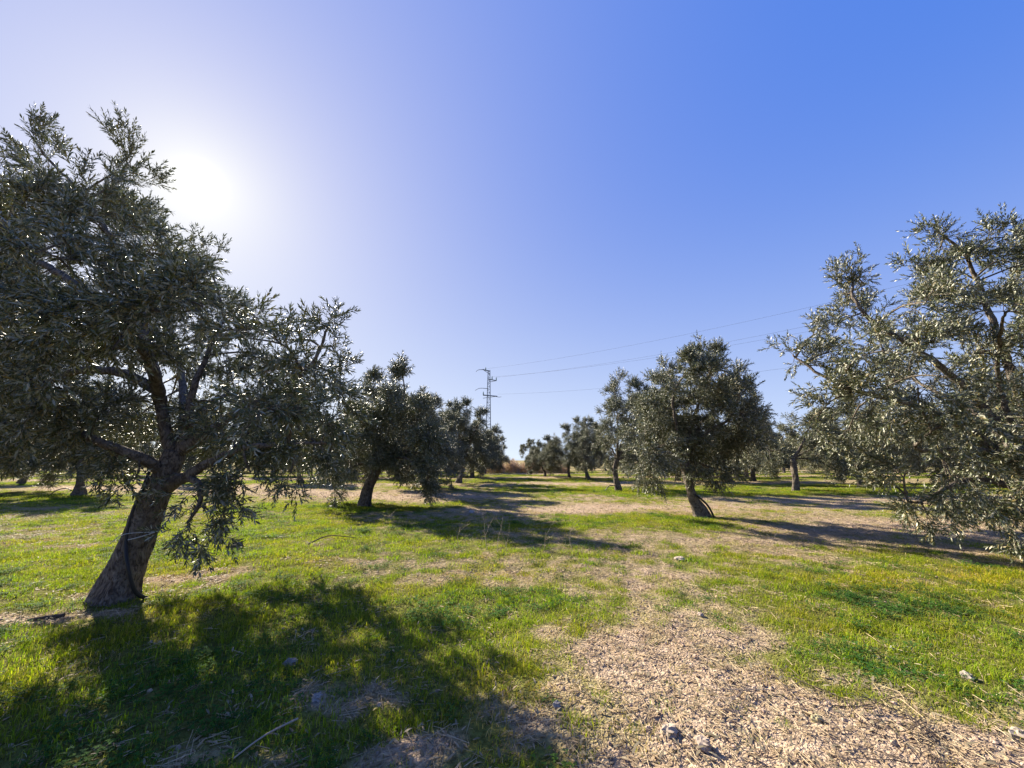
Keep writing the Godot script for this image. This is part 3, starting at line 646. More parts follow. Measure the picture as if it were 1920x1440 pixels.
func clump(tw: Shape, where: Array, limb: Array, c: Vector3, r: float, thick: float, spray: float, high: float):
	# a bunch of twigs that leave the bough and end in leafy sprays
	var from: Vector3 = limb[-1]
	var best := 1e9
	for j in range(limb.size() / 4, limb.size()):
		var q: float = limb[j].distance_to(c) + maxf(0.0, limb[j].y - c.y) * 0.3
		if q < best:
			best = q
			from = limb[j]
	var stem := smooth_path([from, from.lerp(c, 0.5) + Vector3(0, 0.12 * from.distance_to(c), 0) + rv() * 0.05, c], 0.15)
	var sr := []
	for j in stem.size():
		sr.append(lerpf(0.016, 0.007, float(j) / stem.size()))
	tube(tw, stem, sr, 5)
	var count := maxi(4, int(thick * 150.0 * r * r * rng.randf_range(0.8, 1.15) + 3.0))
	var twigs := maxi(4, int(count / 5.0))
	var lift := lerpf(-0.75, 0.75, smoothstep(0.10, 0.75, high)) + rng.randf_range(-0.3, 0.3)
	for k in twigs:
		var dir := rv()
		dir = (dir + Vector3(0, 0.25 * lift, 0)).normalized()
		var start: Vector3 = stem[rng.randi_range(stem.size() / 2, stem.size() - 1)]
		var slim := smoothstep(0.62, 0.85, high)     # the top of the crown ends in upright plumes
		var end := c + dir * r * rng.randf_range(0.45, 1.0) * Vector3(1.0 - 0.35 * slim, 1.0 + 0.45 * slim, 1.0 - 0.35 * slim)
		var mid := start.lerp(end, 0.5) + Vector3(0, 0.10 * r, 0) + rv() * 0.08 * r
		var tp := smooth_path([start, mid, end], 0.12)
		var tr := []
		for j in tp.size():
			tr.append(lerpf(0.0065, 0.0025, float(j) / tp.size()))
		tube(tw, tp, tr, 3)
		var each := int(ceil(float(count) / twigs))
		for j in each:
			var u := 1.0 if j == 0 else rng.randf_range(0.3, 1.0)
			var q: Vector3 = tp[mini(int(u * (tp.size() - 1)), tp.size() - 1)]
			var along := (end - start).normalized()
			var d := (along * 0.7 + (q - c).normalized() * 0.35 + Vector3(0, lift, 0) * 0.6 + rv() * 0.65).normalized()
			var b := frame(d, rng.randf() * TAU) * Basis.from_scale(Vector3.ONE * spray * rng.randf_range(0.72, 1.08))
			where.append(Transform3D(b, q + rv() * 0.03))


func copy_tree(o: Node3D, at: Vector3, turn: float, size: float, label: String, group: String) -> Node3D:
	var c := o.duplicate()
	c.name = numbered("olive_tree")
	add_child(c)
	c.position = at + Vector3(0, height(at.x, at.z), 0)
	c.rotation.y = turn
	c.scale = Vector3.ONE * size
	tag(c, label, "tree", group)
	return c


func build_trees():
	var near := "olive trees of the grove"
	var a := olive_tree("olive_tree", D.leaning, Vector3(-4.57, 0, -4.81), 11, 0.82, 1.0, "large olive tree with a thick trunk leaning sideways and black hose tied round it", near)
	var e := olive_tree("olive_tree", D.edge, Vector3(8.05, 0, -6.0), 16, 0.70, 1.0, "large olive tree with low hanging silvery boughs that hide its trunk", near)
	var c := olive_tree("olive_tree", D.slanting, Vector3(-5.10, 0, -13.92), 12, 1.6, 1.15, "olive tree with slanting dark trunk and short black pipe standing beside it", near)
	var f := olive_tree("olive_tree", D.twisted, Vector3(5.36, 0, -11.40), 13, 1.6, 1.15, "round olive tree with knobbly twisted trunk and black pipe leaning on it", near)
	var g := olive_tree("olive_tree", D.upright, Vector3(5.62, 0, -20.95), 14, 1.35, 1.25, "tall narrow olive tree standing right behind the tree with the twisted trunk", near)
	var j := olive_tree("olive_tree", D.spreading, Vector3(14.41, 0, -20.26), 15, 1.35, 1.25, "olive tree with two forked limbs spreading over a straight pale footed trunk", near)
	var p := [c, f, g, j]
	# x, z, which tree it resembles, turn, size, label
	var rows := [
		[-19.5, -17.92, 1, 2.1, 1.02, "olive tree with stout upright trunk and arched hose, beyond the leaning tree"],
		[-25.2, -18.6, 0, 1.2, 1.0, "dark olive tree with low crown next to the stout trunked tree"],
		[-4.3, -21.6, 0, 2.5, 1.05, "olive tree directly behind the slanting trunk with the black pipe"],
		[-3.8, -28.5, 1, 4.0, 1.12, "olive tree second behind the slanting trunk in the same row"],
		[-3.7, -36.5, 0, 5.2, 1.02, "olive tree third behind the slanting trunk in the same row"],
		[-3.2, -46.6, 3, 0.4, 0.80, "small olive tree at the foot of the lattice pylon"],
		[-6.2, -39.5, 3, 2.2, 0.95, "olive tree with leaning trunk seen through the row before the pylon"],
		[6.1, -31.8, 1, 0.9, 0.98, "olive tree second behind the twisted trunk in the same row"],
		[5.3, -36.2, 3, 3.6, 0.86, "olive tree third behind the twisted trunk in the same row"],
		[3.3, -39.4, 0, 3.3, 0.66, "low olive tree with slanting stems beside the pale reeds"],
		[15.9, -28.8, 1, 5.0, 1.0, "olive tree behind the tree with forked limbs"],
		[18.6, -30.5, 0, 0.3, 0.92, "bushy olive tree filling the gap behind the forked limbs"],
		[25.5, -27.5, 2, 1.7, 0.80, "olive tree behind the hanging silvery boughs, first in its row"],
		[21.8, -24.8, 2, 4.1, 1.0, "olive tree between the forked limbs and the hanging silvery boughs"],
		[29.5, -23.5, 0, 2.4, 1.05, "olive tree behind the hanging silvery boughs, second in its row"],
		[12.6, -30.0, 0, 5.6, 0.95, "olive tree seen between the twisted trunk and the forked limbs"],
		[-9.5, -33.0, 3, 1.9, 1.05, "wide olive tree seen between the leaning tree and the slanting trunk"],
		[24.0, -18.0, 1, 2.9, 0.9, "olive tree standing beyond the low hanging silvery boughs"],
		[-15.0, -28.0, 1, 1.4, 1.0, "olive tree seen under the leaning tree's lowest bough"],
		[-13.6, -37.0, 0, 4.4, 1.0, "olive tree second behind the leaning tree's lowest bough"],
		[-24.0, -28.5, 2, 0.8, 0.9, "olive tree behind the stout trunk with arched hose"],
		[-33.5, -27.0, 1, 3.9, 1.0, "olive tree farthest aside behind the stout trunk with arched hose"],
		[-23.0, -38.0, 0, 2.0, 1.0, "olive tree second behind the stout trunk with arched hose"],
		[-34.5, -38.5, 3, 1.0, 1.0, "wide olive tree deep in the grove behind the stout trunk"]]
	for r in rows:
		copy_tree(p[r[2]], Vector3(r[0], 0, r[1]), r[3], r[4], r[5], near)
	# the far rows, where only the place tells one tree from another
	rng.seed = 91
	for z in [-40.0, -49.5, -59.0, -70.0, -80.0]:
		for x in [-70.0, -60.0, -51.0, -42.0, -33.0, -24.0, -14.0, -4.5, 5.0, 14.5, 23.5, 33.0, 42.0, 52.0, 62.0]:
			if (absf(x) < 36.0 and x < 0.0 and z > -45.0) or (absf(x) < 9.0 and z > -65.0):
				continue
			var at := Vector3(x + rng.randf_range(-1.2, 1.2), 0, z + rng.randf_range(-1.5, 1.5))
			copy_tree(p[rng.randi_range(0, 3)], at, rng.randf() * TAU, rng.randf_range(0.85, 1.1), "distant olive tree standing in the back rows of the grove", "olive trees in the back rows")
	for q in [[33.0, -20.0], [34.0, -30.0], [-42.0, -22.0], [-44.0, -31.0]]:
		copy_tree(p[rng.randi_range(0, 3)], Vector3(q[0], 0, q[1]), rng.randf() * TAU, 1.0, "olive tree standing at the far side of the grove", "olive trees at the sides")


# ------------------------------------------------------------------ background
func build_background():
	# pale reeds that close the lane between the two rows
	rng.seed = 55
	var s := Shape.new()
	for k in 9:
		var a := rng.randf() * TAU
		var lean := Vector3(cos(a), 0, sin(a)) * rng.randf_range(0.05, 0.3)
		var h := rng.randf_range(0.9, 1.5)
		var col := Color(0.52, 0.41, 0.29) * rng.randf_range(0.8, 1.2)
		var foot := Vector3(rng.randf_range(-0.2, 0.2), 0, rng.randf_range(-0.2, 0.2))
		tube(s, [foot, foot + Vector3(0, h * 0.6, 0) + lean * 0.4, foot + Vector3(0, h, 0) + lean], [0.012, 0.009, 0.004], 3, col)
		for q in 4:
			var y := h * rng.randf_range(0.3, 0.95)
			var d := Vector3(cos(a + q * 1.7), rng.randf_range(-0.1, 0.8), sin(a + q * 1.7)).normalized()
			leaf(s, foot + Vector3(0, y, 0) + lean * y / h, d, Vector3.UP, 0.5, 0.04, col)
	var reed := s.mesh()
	var where := []
	var tints := []
	for k in 520:
		var x := rng.randf_range(-3.5, 7.0)
		var z := rng.randf_range(-54.0, -47.0)
		var sc := rng.randf_range(0.7, 1.25) * (1.0 - 0.3 * absf(sin(x * 1.3)))
		where.append(Transform3D(Basis(Vector3.UP, rng.randf() * TAU) * Basis.from_scale(Vector3.ONE * sc), Vector3(x, height(x, z), z)))
		var w := rng.randf_range(0.75, 1.2)
		tints.append(Color(w, w * rng.randf_range(0.92, 1.02), w * rng.randf_range(0.85, 1.0)))
	var o := scatter("reeds", reed, M.straw, where, tints)
	tag(o, "bank of pale dry reeds closing the lane between the tree rows", "reeds", "", "stuff")


func build_pylon():
	# slim lattice pylon beyond the row
	rng.seed = 56
	var t := thing("lattice_pylon", "slim steel lattice pylon with crossarms rising behind the trees", "pylon", Vector3(-4.05, -0.1, -66.0))
	var top := 17.2
	var wide := func(y): return lerpf(0.52, 0.17, y / top)
	for sx in [-1, 1]:
		for sz in [-1, 1]:
			var s := Shape.new()
			tube(s, [Vector3(sx * wide.call(0.0), 0, sz * wide.call(0.0)), Vector3(sx * wide.call(top), top, sz * wide.call(top))], [0.055, 0.045], 4)
			put("leg", s.mesh(), M.steel, t)
	var b := Shape.new()
	var y := 0.5
	var flip := 1.0
	while y < top - 0.2:
		var w0: float = wide.call(y)
		var w1: float = wide.call(y + 0.55)
		for q in [[Vector3(-1, 0, -1), Vector3(1, 0, -1)], [Vector3(-1, 0, 1), Vector3(1, 0, 1)], [Vector3(-1, 0, -1), Vector3(-1, 0, 1)], [Vector3(1, 0, -1), Vector3(1, 0, 1)]]:
			tube(b, [q[0] * w0 + Vector3(0, y, 0), q[1] * w0 + Vector3(0, y, 0)], [0.028, 0.028], 3)
			var p0: Vector3 = q[0] if flip > 0 else q[1]
			var p1: Vector3 = q[1] if flip > 0 else q[0]
			tube(b, [p0 * w0 + Vector3(0, y, 0), p1 * w1 + Vector3(0, y + 0.55, 0)], [0.018, 0.018], 3)
		flip = -flip
		y += 0.55
	var br := put("bracing", b.mesh(), M.steel, t)
	br.set_meta("kind", "stuff")
	# crossarms: one up to the left, a bracket to the right, and a long one below
	var arms := [[Vector3(0.2, 17.0, 0), Vector3(-1.15, 17.35, 0)], [Vector3(-0.1, 15.6, 0), Vector3(1.35, 15.3, 0)], [Vector3(-1.0, 12.75, 0), Vector3(1.5, 12.55, 0)]]
	for q in arms:
		var s := Shape.new()
		tube(s, [q[0], q[1]], [0.11, 0.07], 4)
		tube(s, [q[0] + Vector3(0, -0.55, 0), q[1]], [0.05, 0.04], 4)
		put("crossarm", s.mesh(), M.steel, t)
	for q in [Vector3(1.28, 15.3, 0), Vector3(0.55, 15.5, 0), Vector3(-0.95, 12.75, 0), Vector3(-0.6, 17.1, 0)]:
		var s := Shape.new()
		tube(s, [q, q + Vector3(0, 0.25, 0), q + Vector3(0, 0.62, 0)], [0.07, 0.10, 0.05], 6)
		put("insulator", s.mesh(true), M.glass, t)
	for q in [[Vector3(-1.0, 17.3, 0), Vector3(-1.9, 17.25, 0), Vector3(-2.3, 16.9, 0)], [Vector3(-0.1, 13.9, 0), Vector3(-1.6, 13.95, 0), Vector3(-2.4, 13.55, 0)], [Vector3(0.8, 12.6, 0), Vector3(1.7, 12.4, 0), Vector3(2.2, 12.45, 0)]]:
		var s := Shape.new()
		tube(s, smooth_path(q, 0.2), ramp(smooth_path(q, 0.2).size(), 0.06, 0.03), 5)
		put("jumper_cable", s.mesh(true), M.cable, t)
	var ends := [[Vector3(-5.1, 17.3, -66), Vector3(47, 18.6, -24.5), "topmost thin cable running from the pylon over the grove"], [Vector3(-2.8, 15.8, -66), Vector3(48, 17.0, -25.0), "thin cable second from the top running from the pylon"],
		[Vector3(-3.5, 15.9, -66), Vector3(48, 16.2, -26.2), "thin cable third from the top running from the pylon"], [Vector3(-2.6, 12.8, -66), Vector3(48, 12.4, -26.0), "lowest thin cable running from the pylon over the grove"]]
	for q in ends:
		var pts := []
		for k in 41:
			var u := k / 40.0
			pts.append(q[0].lerp(q[1], u) - Vector3(0, 1.3 * 4.0 * u * (1.0 - u), 0))
		var s := Shape.new()
		tube(s, pts, ramp(41, 0.009, 0.009), 4)
		var o := put("power_cable", s.mesh(true), M.cable)
		tag(o, q[2], "cable", "power cables over the grove")


func ramp(n: int, a: float, b: float) -> Array:
	var out := []
	for k in n:
		out.append(lerpf(a, b, float(k) / maxi(n - 1, 1)))
	return out


# ------------------------------------------------------------------ grass, straw, clods
func blade(s: Shape, foot: Vector3, a: float, h: float, w: float, lean: float, col: Color):
	var d := Vector3(cos(a), 0, sin(a))
	var side := Vector3(-d.z, 0, d.x) * w * 0.5
	var p1 := foot + Vector3(0, h * 0.55, 0) + d * lean * h * 0.3
	var p2 := foot + Vector3(0, h * (1.0 - 0.25 * lean), 0) + d * lean * h
	var q0 := s.vert(foot - side, col)
	var q1 := s.vert(foot + side, col)
	var q2 := s.vert(p1 - side * 0.8, col)
	var q3 := s.vert(p1 + side * 0.8, col)
	var q4 := s.vert(p2, col)
	s.quad(q0, q2, q3, q1)
	s.tri(q2, q4, q3)


func tuft(n: int, reach: float, h: float, w: float, cols: Array) -> ArrayMesh:
	var s := Shape.new()
	for k in n:
		var a := rng.randf() * TAU
		var r := reach * sqrt(rng.randf())
		var c: Color = cols[rng.randi_range(0, cols.size() - 1)]
		var k2 := rng.randf_range(0.75, 1.25)
		blade(s, Vector3(cos(a) * r, -0.006, sin(a) * r), rng.randf() * TAU, h * rng.randf_range(0.45, 1.15), w * rng.randf_range(0.7, 1.3), rng.randf_range(0.15, 1.1), Color(c.r * k2, c.g * k2, c.b * k2))
	return s.mesh()


func herb(n: int, reach: float, h: float, size: float, cols: Array) -> ArrayMesh:
	# low broad-leaved weed: small leaves on short stalks
	var s := Shape.new()
	for k in n:
		var a := rng.randf() * TAU
		var r := reach * sqrt(rng.randf())
		var foot := Vector3(cos(a) * r, 0, sin(a) * r)
		var top := foot + Vector3(rng.randf_range(-0.02, 0.02), h * rng.randf_range(0.4, 1.1), rng.randf_range(-0.02, 0.02))
		var c: Color = cols[rng.randi_range(0, cols.size() - 1)]
		var k2 := rng.randf_range(0.8, 1.25)
		c = Color(c.r * k2, c.g * k2, c.b * k2)
		tube(s, [foot, top], [0.0012, 0.001], 3, c, 0.0, false)
		var t0 := rng.randf() * TAU
		for q in 3:
			var b := t0 + TAU * q / 3.0
			leaf(s, top, Vector3(cos(b), rng.randf_range(-0.25, 0.45), sin(b)).normalized(), Vector3.UP, size * rng.randf_range(0.8, 1.2), size * 0.72, c)
	return s.mesh()


func rock(sd: int, rough: float, flat: float, col: Color, rings := 6, sides := 9) -> ArrayMesh:
	var n := FastNoiseLite.new()
	n.seed = sd
	n.frequency = 0.9
	n.fractal_octaves = 2
	var s := Shape.new()
	var first := []
	for k in rings + 1:
		var th := PI * k / rings
		for q in sides if k > 0 and k < rings else 1:
			var a := TAU * q / sides
			var d := Vector3(sin(th) * cos(a), cos(th), sin(th) * sin(a))
			var r := 1.0 + rough * n.get_noise_3dv(d * 1.6) + rough * 0.4 * n.get_noise_3dv(d * 5.0)
			var w := 1.0 + 0.3 * n.get_noise_3dv(d * 3.0 + Vector3(9, 0, 0))
			first.append(s.vert(d * r * Vector3(1, flat, 1), Color(col.r * w, col.g * w, col.b * w)))
	var idx := func(k, q): return 0 if k == 0 else (first.size() - 1 if k == rings else 1 + (k - 1) * sides + q % sides)
	for k in rings:
		for q in sides:
			if k > 0:
				s.tri(idx.call(k, q), idx.call(k + 1, q), idx.call(k, q + 1))
			if k < rings - 1:
				s.tri(idx.call(k, q + 1), idx.call(k + 1, q), idx.call(k + 1, q + 1))
	return s.mesh(rough < 0.35)


func in_view(x: float, z: float, margin: float) -> bool:
	return absf(x) < -z * 1.42 + margin


func build_cover():
	rng.seed = 4242
	var lush := [Color(0.20, 0.275, 0.020), Color(0.26, 0.31, 0.026), Color(0.15, 0.22, 0.022), Color(0.33, 0.33, 0.07)]
	var olive_green := [Color(0.26, 0.255, 0.06), Color(0.31, 0.27, 0.09), Color(0.20, 0.22, 0.05), Color(0.42, 0.35, 0.18)]
	var straw := [Color(0.46, 0.37, 0.22), Color(0.54, 0.45, 0.29), Color(0.36, 0.28, 0.16), Color(0.24, 0.17, 0.10)]
	var broad := [Color(0.06, 0.135, 0.03), Color(0.085, 0.17, 0.03), Color(0.05, 0.11, 0.035)]
	var g_mesh := []
	var o_mesh := []
	var s_mesh := []
	var h_mesh := []
	for k in 3:
		g_mesh.append(tuft(46, 0.10, 0.052, 0.0042, lush))
		o_mesh.append(tuft(34, 0.11, 0.042, 0.0035, olive_green))
		s_mesh.append(tuft(24, 0.12, 0.042, 0.0032, straw))
		h_mesh.append(herb(16, 0.085, 0.04, 0.015, broad))
	var sets := {}
	for key in ["g", "o", "s", "h"]:
		for k in 3:
			sets[key + str(k)] = [[], []]
	# from the foot of the camera to the far rows; farther tufts are sparser and larger
	for zone in [[1.2, 6.0, 200.0, 1.0], [6.0, 14.0, 100.0, 1.2], [14.0, 28.0, 30.0, 1.8], [28.0, 55.0, 8.0, 2.8]]:
		var z0: float = zone[0]
		var z1: float = zone[1]
		var n := int((z1 - z0) * (z1 + z0) * 1.42 * zone[2])
		for k in n:
			var z := -sqrt(lerpf(z0 * z0, z1 * z1, rng.randf()))
			var x := rng.randf_range(-1.0, 1.0) * (-z * 1.42 + 0.8)
			var g := green(x, z)
			var hue := n_hue.get_noise_2d(x, z)
			var key := ""
			var t := rng.randf()
			var spot := n_fine.get_noise_2d(x * 1.7 + 70.0, z * 1.7)
			if t < smoothstep(0.42, 0.88, g + spot * 0.75) * 0.88:
				key = "h" if (hue > 0.2 and rng.randf() < 0.45) or rng.randf() < 0.07 else "g"
			elif t < 0.50 + 0.5 * g:
				key = "o" if rng.randf() < 0.15 + g * 0.75 else "s"
			elif rng.randf() < 0.45:
				key = "s" if rng.randf() < 0.6 else "o"
			# a cushion of dark clover, and a yellower stretch of grass beyond it
			if Vector2((x - 4.42) / 0.75, (z + 4.72) / 0.42).length() < 1.0 + spot and rng.randf() < 0.8:
				key = "h"
			var yellow := 0.45 * exp(-pow((x - 6.6) / 1.8, 2.0) - pow((z + 5.7) / 0.6, 2.0))
			if key == "":
				continue
			# tufts stand in clumps, with trodden gaps between them
			if n_fine.get_noise_2d(x * 3.1 + 30.0, z * 3.1) < -0.16 and rng.randf() < 0.75:
				continue
			var sc: float = zone[3] * rng.randf_range(0.6, 1.15) * lerpf(0.65, 1.25, g)
			var tall := sc * rng.randf_range(0.55, 1.35) * (1.0 + 0.5 * spot) / sqrt(zone[3])
			var b := Basis(Vector3.UP, rng.randf() * TAU) * Basis.from_scale(Vector3(sc, tall, sc))
			var w := rng.randf_range(0.8, 1.2)
			var pick: Array = sets[key + str(k % 3)]
			pick[0].append(Transform3D(b, Vector3(x, height(x, z), z)))
			pick[1].append(Color(w * (1.0 + 0.35 * clampf(-hue, -0.4, 0.8) + yellow), w * (1.0 + 0.3 * yellow), w * 0.95))
	var names := {"g": ["grass", "short bright green winter grass covering the grove floor", "grass"], "o": ["fading_grass", "thin olive green grass turning dry between the lush patches", "grass"],
		"s": ["straw", "dry straw coloured grass on the barer strips of soil", "grass"], "h": ["clover", "low broad leaved clover and weeds among the grass", "weeds"]}
	for key in ["g", "o", "s", "h"]:
		for k in 3:
			var mesh: Mesh = {"g": g_mesh, "o": o_mesh, "s": s_mesh, "h": h_mesh}[key][k]
			var o := scatter(names[key][0], mesh, M.straw if key == "s" else M.grass, sets[key + str(k)][0], sets[key + str(k)][1])
			tag(o, names[key][1], names[key][2], "grove floor cover", "stuff")
	# clods and gravel on the bare soil
	var clods := []
	for k in 4:
		clods.append([rock(300 + k, 0.75, 0.6, Color(0.51, 0.395, 0.29), 4, 6), [], []])
	for k in 60000:
		var z := -sqrt(lerpf(1.4, 400.0, pow(rng.randf(), 1.6)))
		var x := rng.randf_range(-1.0, 1.0) * (-z * 1.4 + 0.6)
		var g := green(x, z)
		if rng.randf() > smoothstep(0.55, 0.15, g) + 0.03:
			continue
		var size := 0.004 + 0.014 * pow(rng.randf(), 3.0) * (1.0 + 0.04 * -z)
		var w := rng.randf_range(0.65, 1.35)
		var q: Array = clods[k % 4]
		q[1].append(Transform3D(frame((Vector3.UP + rv() * 0.4).normalized(), rng.randf() * TAU) * Basis.from_scale(Vector3.ONE * size), Vector3(x, height(x, z) + size * 0.15, z)))
		q[2].append(Color(w, w * rng.randf_range(0.95, 1.03), w * rng.randf_range(0.92, 1.08)))
	for q in clods:
		var o := scatter("soil_clods", q[0], M.stone, q[1], q[2])
		tag(o, "loose pinkish clods and gravel lying on the bare soil", "soil", "grove floor cover", "stuff")
	# fallen olive leaves and bits of stalk
	var s := Shape.new()
	leaf(s, Vector3.ZERO, Vector3(1, 0.05, 0).normalized(), Vector3.UP, 0.055, 0.013, Color(0.30, 0.22, 0.13))
	leaf(s, Vector3(0.03, 0, 0.05), Vector3(-0.5, 0.2, 0.8).normalized(), Vector3.UP, 0.05, 0.012, Color(0.20, 0.17, 0.11))
	tube(s, [Vector3(-0.04, 0.004, 0.01), Vector3(0.05, 0.010, -0.05)], [0.0016, 0.0012], 3, Color(0.40, 0.31, 0.20))
	var where := []
	var tints := []
	for k in 40000:
		var z := -sqrt(lerpf(1.4, 150.0, pow(rng.randf(), 1.5)))
		var x := rng.randf_range(-1.0, 1.0) * (-z * 1.4 + 0.6)
		if rng.randf() > smoothstep(0.75, 0.25, green(x, z)) + 0.16:
			continue
		where.append(Transform3D(frame((Vector3.UP + rv() * 0.25).normalized(), rng.randf() * TAU) * Basis.from_scale(Vector3.ONE * rng.randf_range(0.7, 1.4)), Vector3(x, height(x, z) + 0.006, z)))
		var w := rng.randf_range(0.6, 1.4)
		tints.append(Color(w, w, w))
	var o := scatter("leaf_litter", s.mesh(), M.straw, where, tints)
	tag(o, "fallen dry olive leaves and bits of stalk strewn on the soil", "leaf litter", "grove floor cover", "stuff")


# ------------------------------------------------------------------ single small things
func on(x: float, z: float, y := 0.0) -> Vector3:
	return Vector3(x, height(x, z) + y, z)


func pipe(called: String, label: String, category: String, pts: Array, r0: float, r1: float, m: Material, group := "") -> MeshInstance3D:
	var s := Shape.new()
	var p := smooth_path(pts, 0.04)
	tube(s, p, ramp(p.size(), r0, r1), 8)
	var o := put(called, s.mesh(true), m)
	tag(o, label, category, group)
	return o


func twig_fan(s: Shape, at: Vector3, d: Vector3, length: float, r: float, depth: int):
	var pts := [at]
	var dir := d
	for k in 4:
		dir = (dir + rv() * Vector3(0.28, 0.12, 0.28)).normalized()
		pts.append(pts[-1] + dir * length / 4.0)
	var p := smooth_path(pts, length / 8.0)
	tube(s, p, ramp(p.size(), r, r * 0.45), 4)
	if depth > 0:
		for k in 3:
			var t := rng.randi_range(1, 4)
			twig_fan(s, pts[t], (dir + rv() * Vector3(0.9, 0.25, 0.9)).normalized(), length * rng.randf_range(0.4, 0.65), r * 0.6, depth - 1)


func build_small_things():
	rng.seed = 99
	var stones := [
		[-1.76, -3.42, 0.055, 0.62, Color(0.26, 0.25, 0.24), "rounded grey stone lying in the leaning tree's shade"],
		[-1.33, -2.98, 0.040, 0.7, Color(0.44, 0.40, 0.37), "pale angular stone in shade beside the long fallen stick"],
		[-4.95, -7.36, 0.10, 0.75, Color(0.13, 0.12, 0.11), "blocky dark stone on the grass beyond the leaning trunk"],
		[-4.47, -5.86, 0.06, 0.5, Color(0.05, 0.04, 0.04), "small blackish stone on the bare patch near the leaning trunk"],
		[0.94, -2.66, 0.055, 0.5, Color(0.50, 0.42, 0.34), "flat tan stone on bare soil at the shadow's edge"],
		[1.09, -2.54, 0.045, 0.75, Color(0.52, 0.43, 0.35), "tan stone with a small grass tuft growing against it"],
		[3.23, -3.64, 0.024, 0.6, Color(0.50, 0.49, 0.45), "whitish pebble in the lush grass, the rounder of two"],
		[3.39, -3.66, 0.028, 0.5, Color(0.52, 0.51, 0.48), "whitish pebble in the lush grass, the flatter of two"],
		[3.36, -3.20, 0.045, 0.55, Color(0.45, 0.40, 0.34), "cream stone where the lush grass meets dry straw"],
		[2.94, -2.57, 0.045, 0.6, Color(0.45, 0.39, 0.32), "cream stone in straw beyond the heap of dead twigs"],
		[2.69, -6.58, 0.09, 0.35, Color(0.46, 0.40, 0.34), "flat pale stone lying alone on the dry strip"],
		[1.88, -2.72, 0.034, 0.6, Color(0.46, 0.40, 0.24), "yellowish stone at the foot of the dead twigs"],
		[-1.25, -12.53, 0.13, 0.4, Color(0.50, 0.47, 0.44), "pale stone at the edge of the slanting tree's shade"],
		[0.30, -2.95, 0.03, 0.7, Color(0.46, 0.42, 0.38), "small grey stone at the edge of the leaf shade"],
		[1.95, -4.35, 0.035, 0.6, Color(0.58, 0.48, 0.40), "pinkish stone on the bare path between grass patches"]]
	for k in stones.size():
		var q: Array = stones[k]
		var o := put("stone", rock(500 + k, 0.55, q[3], q[4], 9, 13), M.stone)
		o.position = on(q[0], q[1], q[2] * q[3] * 0.45)
		o.rotation.y = k * 1.7
		o.scale = Vector3(q[2], q[2], q[2] * 0.8)
		tag(o, q[5], "stone", "stones on the grove floor")
	# irrigation hoses at the trunks
	pipe("irrigation_hose", "black hose running up the front of the leaning trunk", "hose", [on(-4.20, -4.86, -0.03), Vector3(-4.22, 0.14, -4.68), Vector3(-4.28, 0.41, -4.60), Vector3(-4.40, 0.69, -4.64), Vector3(-4.40, 1.01, -4.66), Vector3(-4.35, 1.29, -4.68), Vector3(-4.32, 1.54, -4.71)], 0.022, 0.016, M.hose, "hoses at the trunks")
	pipe("irrigation_pipe", "short black pipe standing upright beside the slanting trunk", "pipe", [on(-4.93, -13.75, -0.02), on(-4.86, -13.75, 0.3), on(-4.87, -13.75, 0.66)], 0.035, 0.028, M.hose, "hoses at the trunks")
	pipe("irrigation_pipe", "black pipe leaning against the twisted trunk", "pipe", [on(5.68, -11.30, -0.02), on(5.50, -11.25, 0.32), on(5.20, -11.22, 0.60)], 0.030, 0.026, M.hose, "hoses at the trunks")
	pipe("irrigation_hose", "thin hose arched over the grass beside the tall narrow tree", "hose", [on(4.83, -20.7, -0.02), on(5.05, -20.7, 0.22), on(5.35, -20.75, 0.27), on(5.55, -20.8, 0.12)], 0.022, 0.022, M.hose, "hoses at the trunks")
	pipe("irrigation_hose", "thin hose arched beside the stout upright trunk", "hose", [on(-20.6, -17.7, -0.02), on(-20.3, -17.7, 0.22), on(-19.95, -17.75, 0.30), on(-19.6, -17.7, 0.2)], 0.02, 0.02, M.hose, "hoses at the trunks")
	var loop := []
	for k in 17:
		var a := TAU * k / 16.0
		loop.append(Vector3(-4.40 + 0.168 * cos(a), 0.73 - 0.03 * sin(a) + 0.03 * cos(a), -4.81 + 0.168 * sin(a)))
	pipe("tie_wire", "thin wire looped round the leaning trunk with loose ends", "wire", loop + [Vector3(-4.40, 0.77, -4.61), Vector3(-4.56, 0.66, -4.62)], 0.006, 0.004, M.wire)
	# sticks and dead twigs
	pipe("fallen_stick", "long thin pale stick lying in the shaded grass", "stick", [on(-1.32, -2.72, 0.05), on(-1.42, -2.55, 0.06), on(-1.50, -2.42, 0.03)], 0.006, 0.004, M.deadwood, "fallen sticks")
	pipe("fallen_stick", "thin bent twig lying in the sunlit grass beyond the stone", "stick", [on(-3.75, -7.5, 0.02), on(-3.5, -7.75, 0.12), on(-2.95, -7.7, 0.13)], 0.012, 0.006, M.darkwood, "fallen sticks")
	pipe("bark_piece", "dark strip of fallen bark on the bare soil beside the leaning trunk", "bark", [on(-4.86, -4.24, 0.01), on(-4.74, -4.27, 0.02), on(-4.60, -4.33, 0.015)], 0.012, 0.022, M.darkwood)
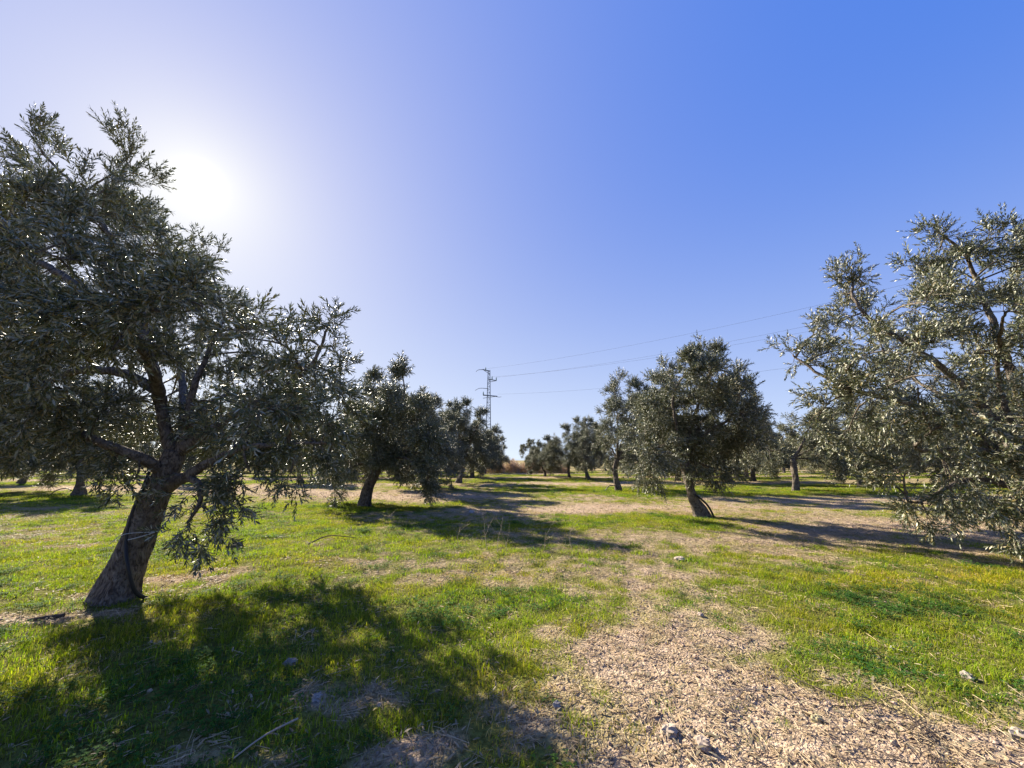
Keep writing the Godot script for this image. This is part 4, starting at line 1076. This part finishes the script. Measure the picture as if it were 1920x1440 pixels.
	var heaps := [[2.15, -2.62, 0.30, 16, "heap of dead brown twigs on the stony soil"], [1.72, -2.95, 0.42, 3, "long dead weed stalks lying flat beside the twig heap"]]
	for q in heaps:
		var s := Shape.new()
		for k in q[3]:
			var a: float = rng.randf() * TAU if q[3] > 3 else 2.5 + 0.25 * k
			twig_fan(s, on(q[0], q[1], 0.02) + rv() * Vector3(0.42, 0.01, 0.26) * (1.0 if q[3] > 3 else 0.4), Vector3(cos(a), 0.10, sin(a)).normalized(), q[2] * rng.randf_range(0.6, 1.3), 0.0034, 2)
		var o := put("dead_twigs", s.mesh(true), M.darkwood if q[3] > 3 else M.deadwood)
		tag(o, q[4], "twigs", "dead twigs on the soil")
	# dry stalks of last summer's weeds
	var stalks := [[-0.97, -7.35, 0.55, 0.5], [-0.42, -7.2, 0.5, 1.1], [-0.25, -7.05, 0.6, 0.7], [-0.1, -7.0, 0.5, -0.4], [0.55, -7.1, 0.45, 0.2], [1.05, -7.0, 0.5, 1.3], [3.9, -7.9, 0.35, 0.1], [4.8, -7.6, 0.3, 0.2], [-2.75, -9.4, 0.35, 0.6]]
	var said := ["tall pale weed stalk at the slanting tree's shadow tip, nearest the stone", "bent pale weed stalk, second along the slanting tree's shadow tip", "curved pale weed stalk, third along the slanting tree's shadow tip", "pale weed stalk leaning back, fourth along the shadow tip", "short upright weed stalk, fifth along the shadow tip", "leaning weed stalk, last along the slanting tree's shadow tip", "thin weed stalk in front of the twisted tree's shadow", "small weed stalk at the edge of the twisted tree's shadow", "short weed stalk in the slanting tree's shade near its trunk"]
	for k in stalks.size():
		var q: Array = stalks[k]
		var s := Shape.new()
		var base := on(q[0], q[1], -0.01)
		rng.seed = 700 + k
		twig_fan(s, base, (Vector3(cos(q[3] * 3.0) * 0.5, 1.0, sin(q[3] * 5.0) * 0.4)).normalized(), q[2] * rng.randf_range(0.7, 1.1), 0.0036, 2)
		var o := put("weed_stalk", s.mesh(true), M.deadwood)
		tag(o, said[k], "weed stalk", "dry weed stalks")
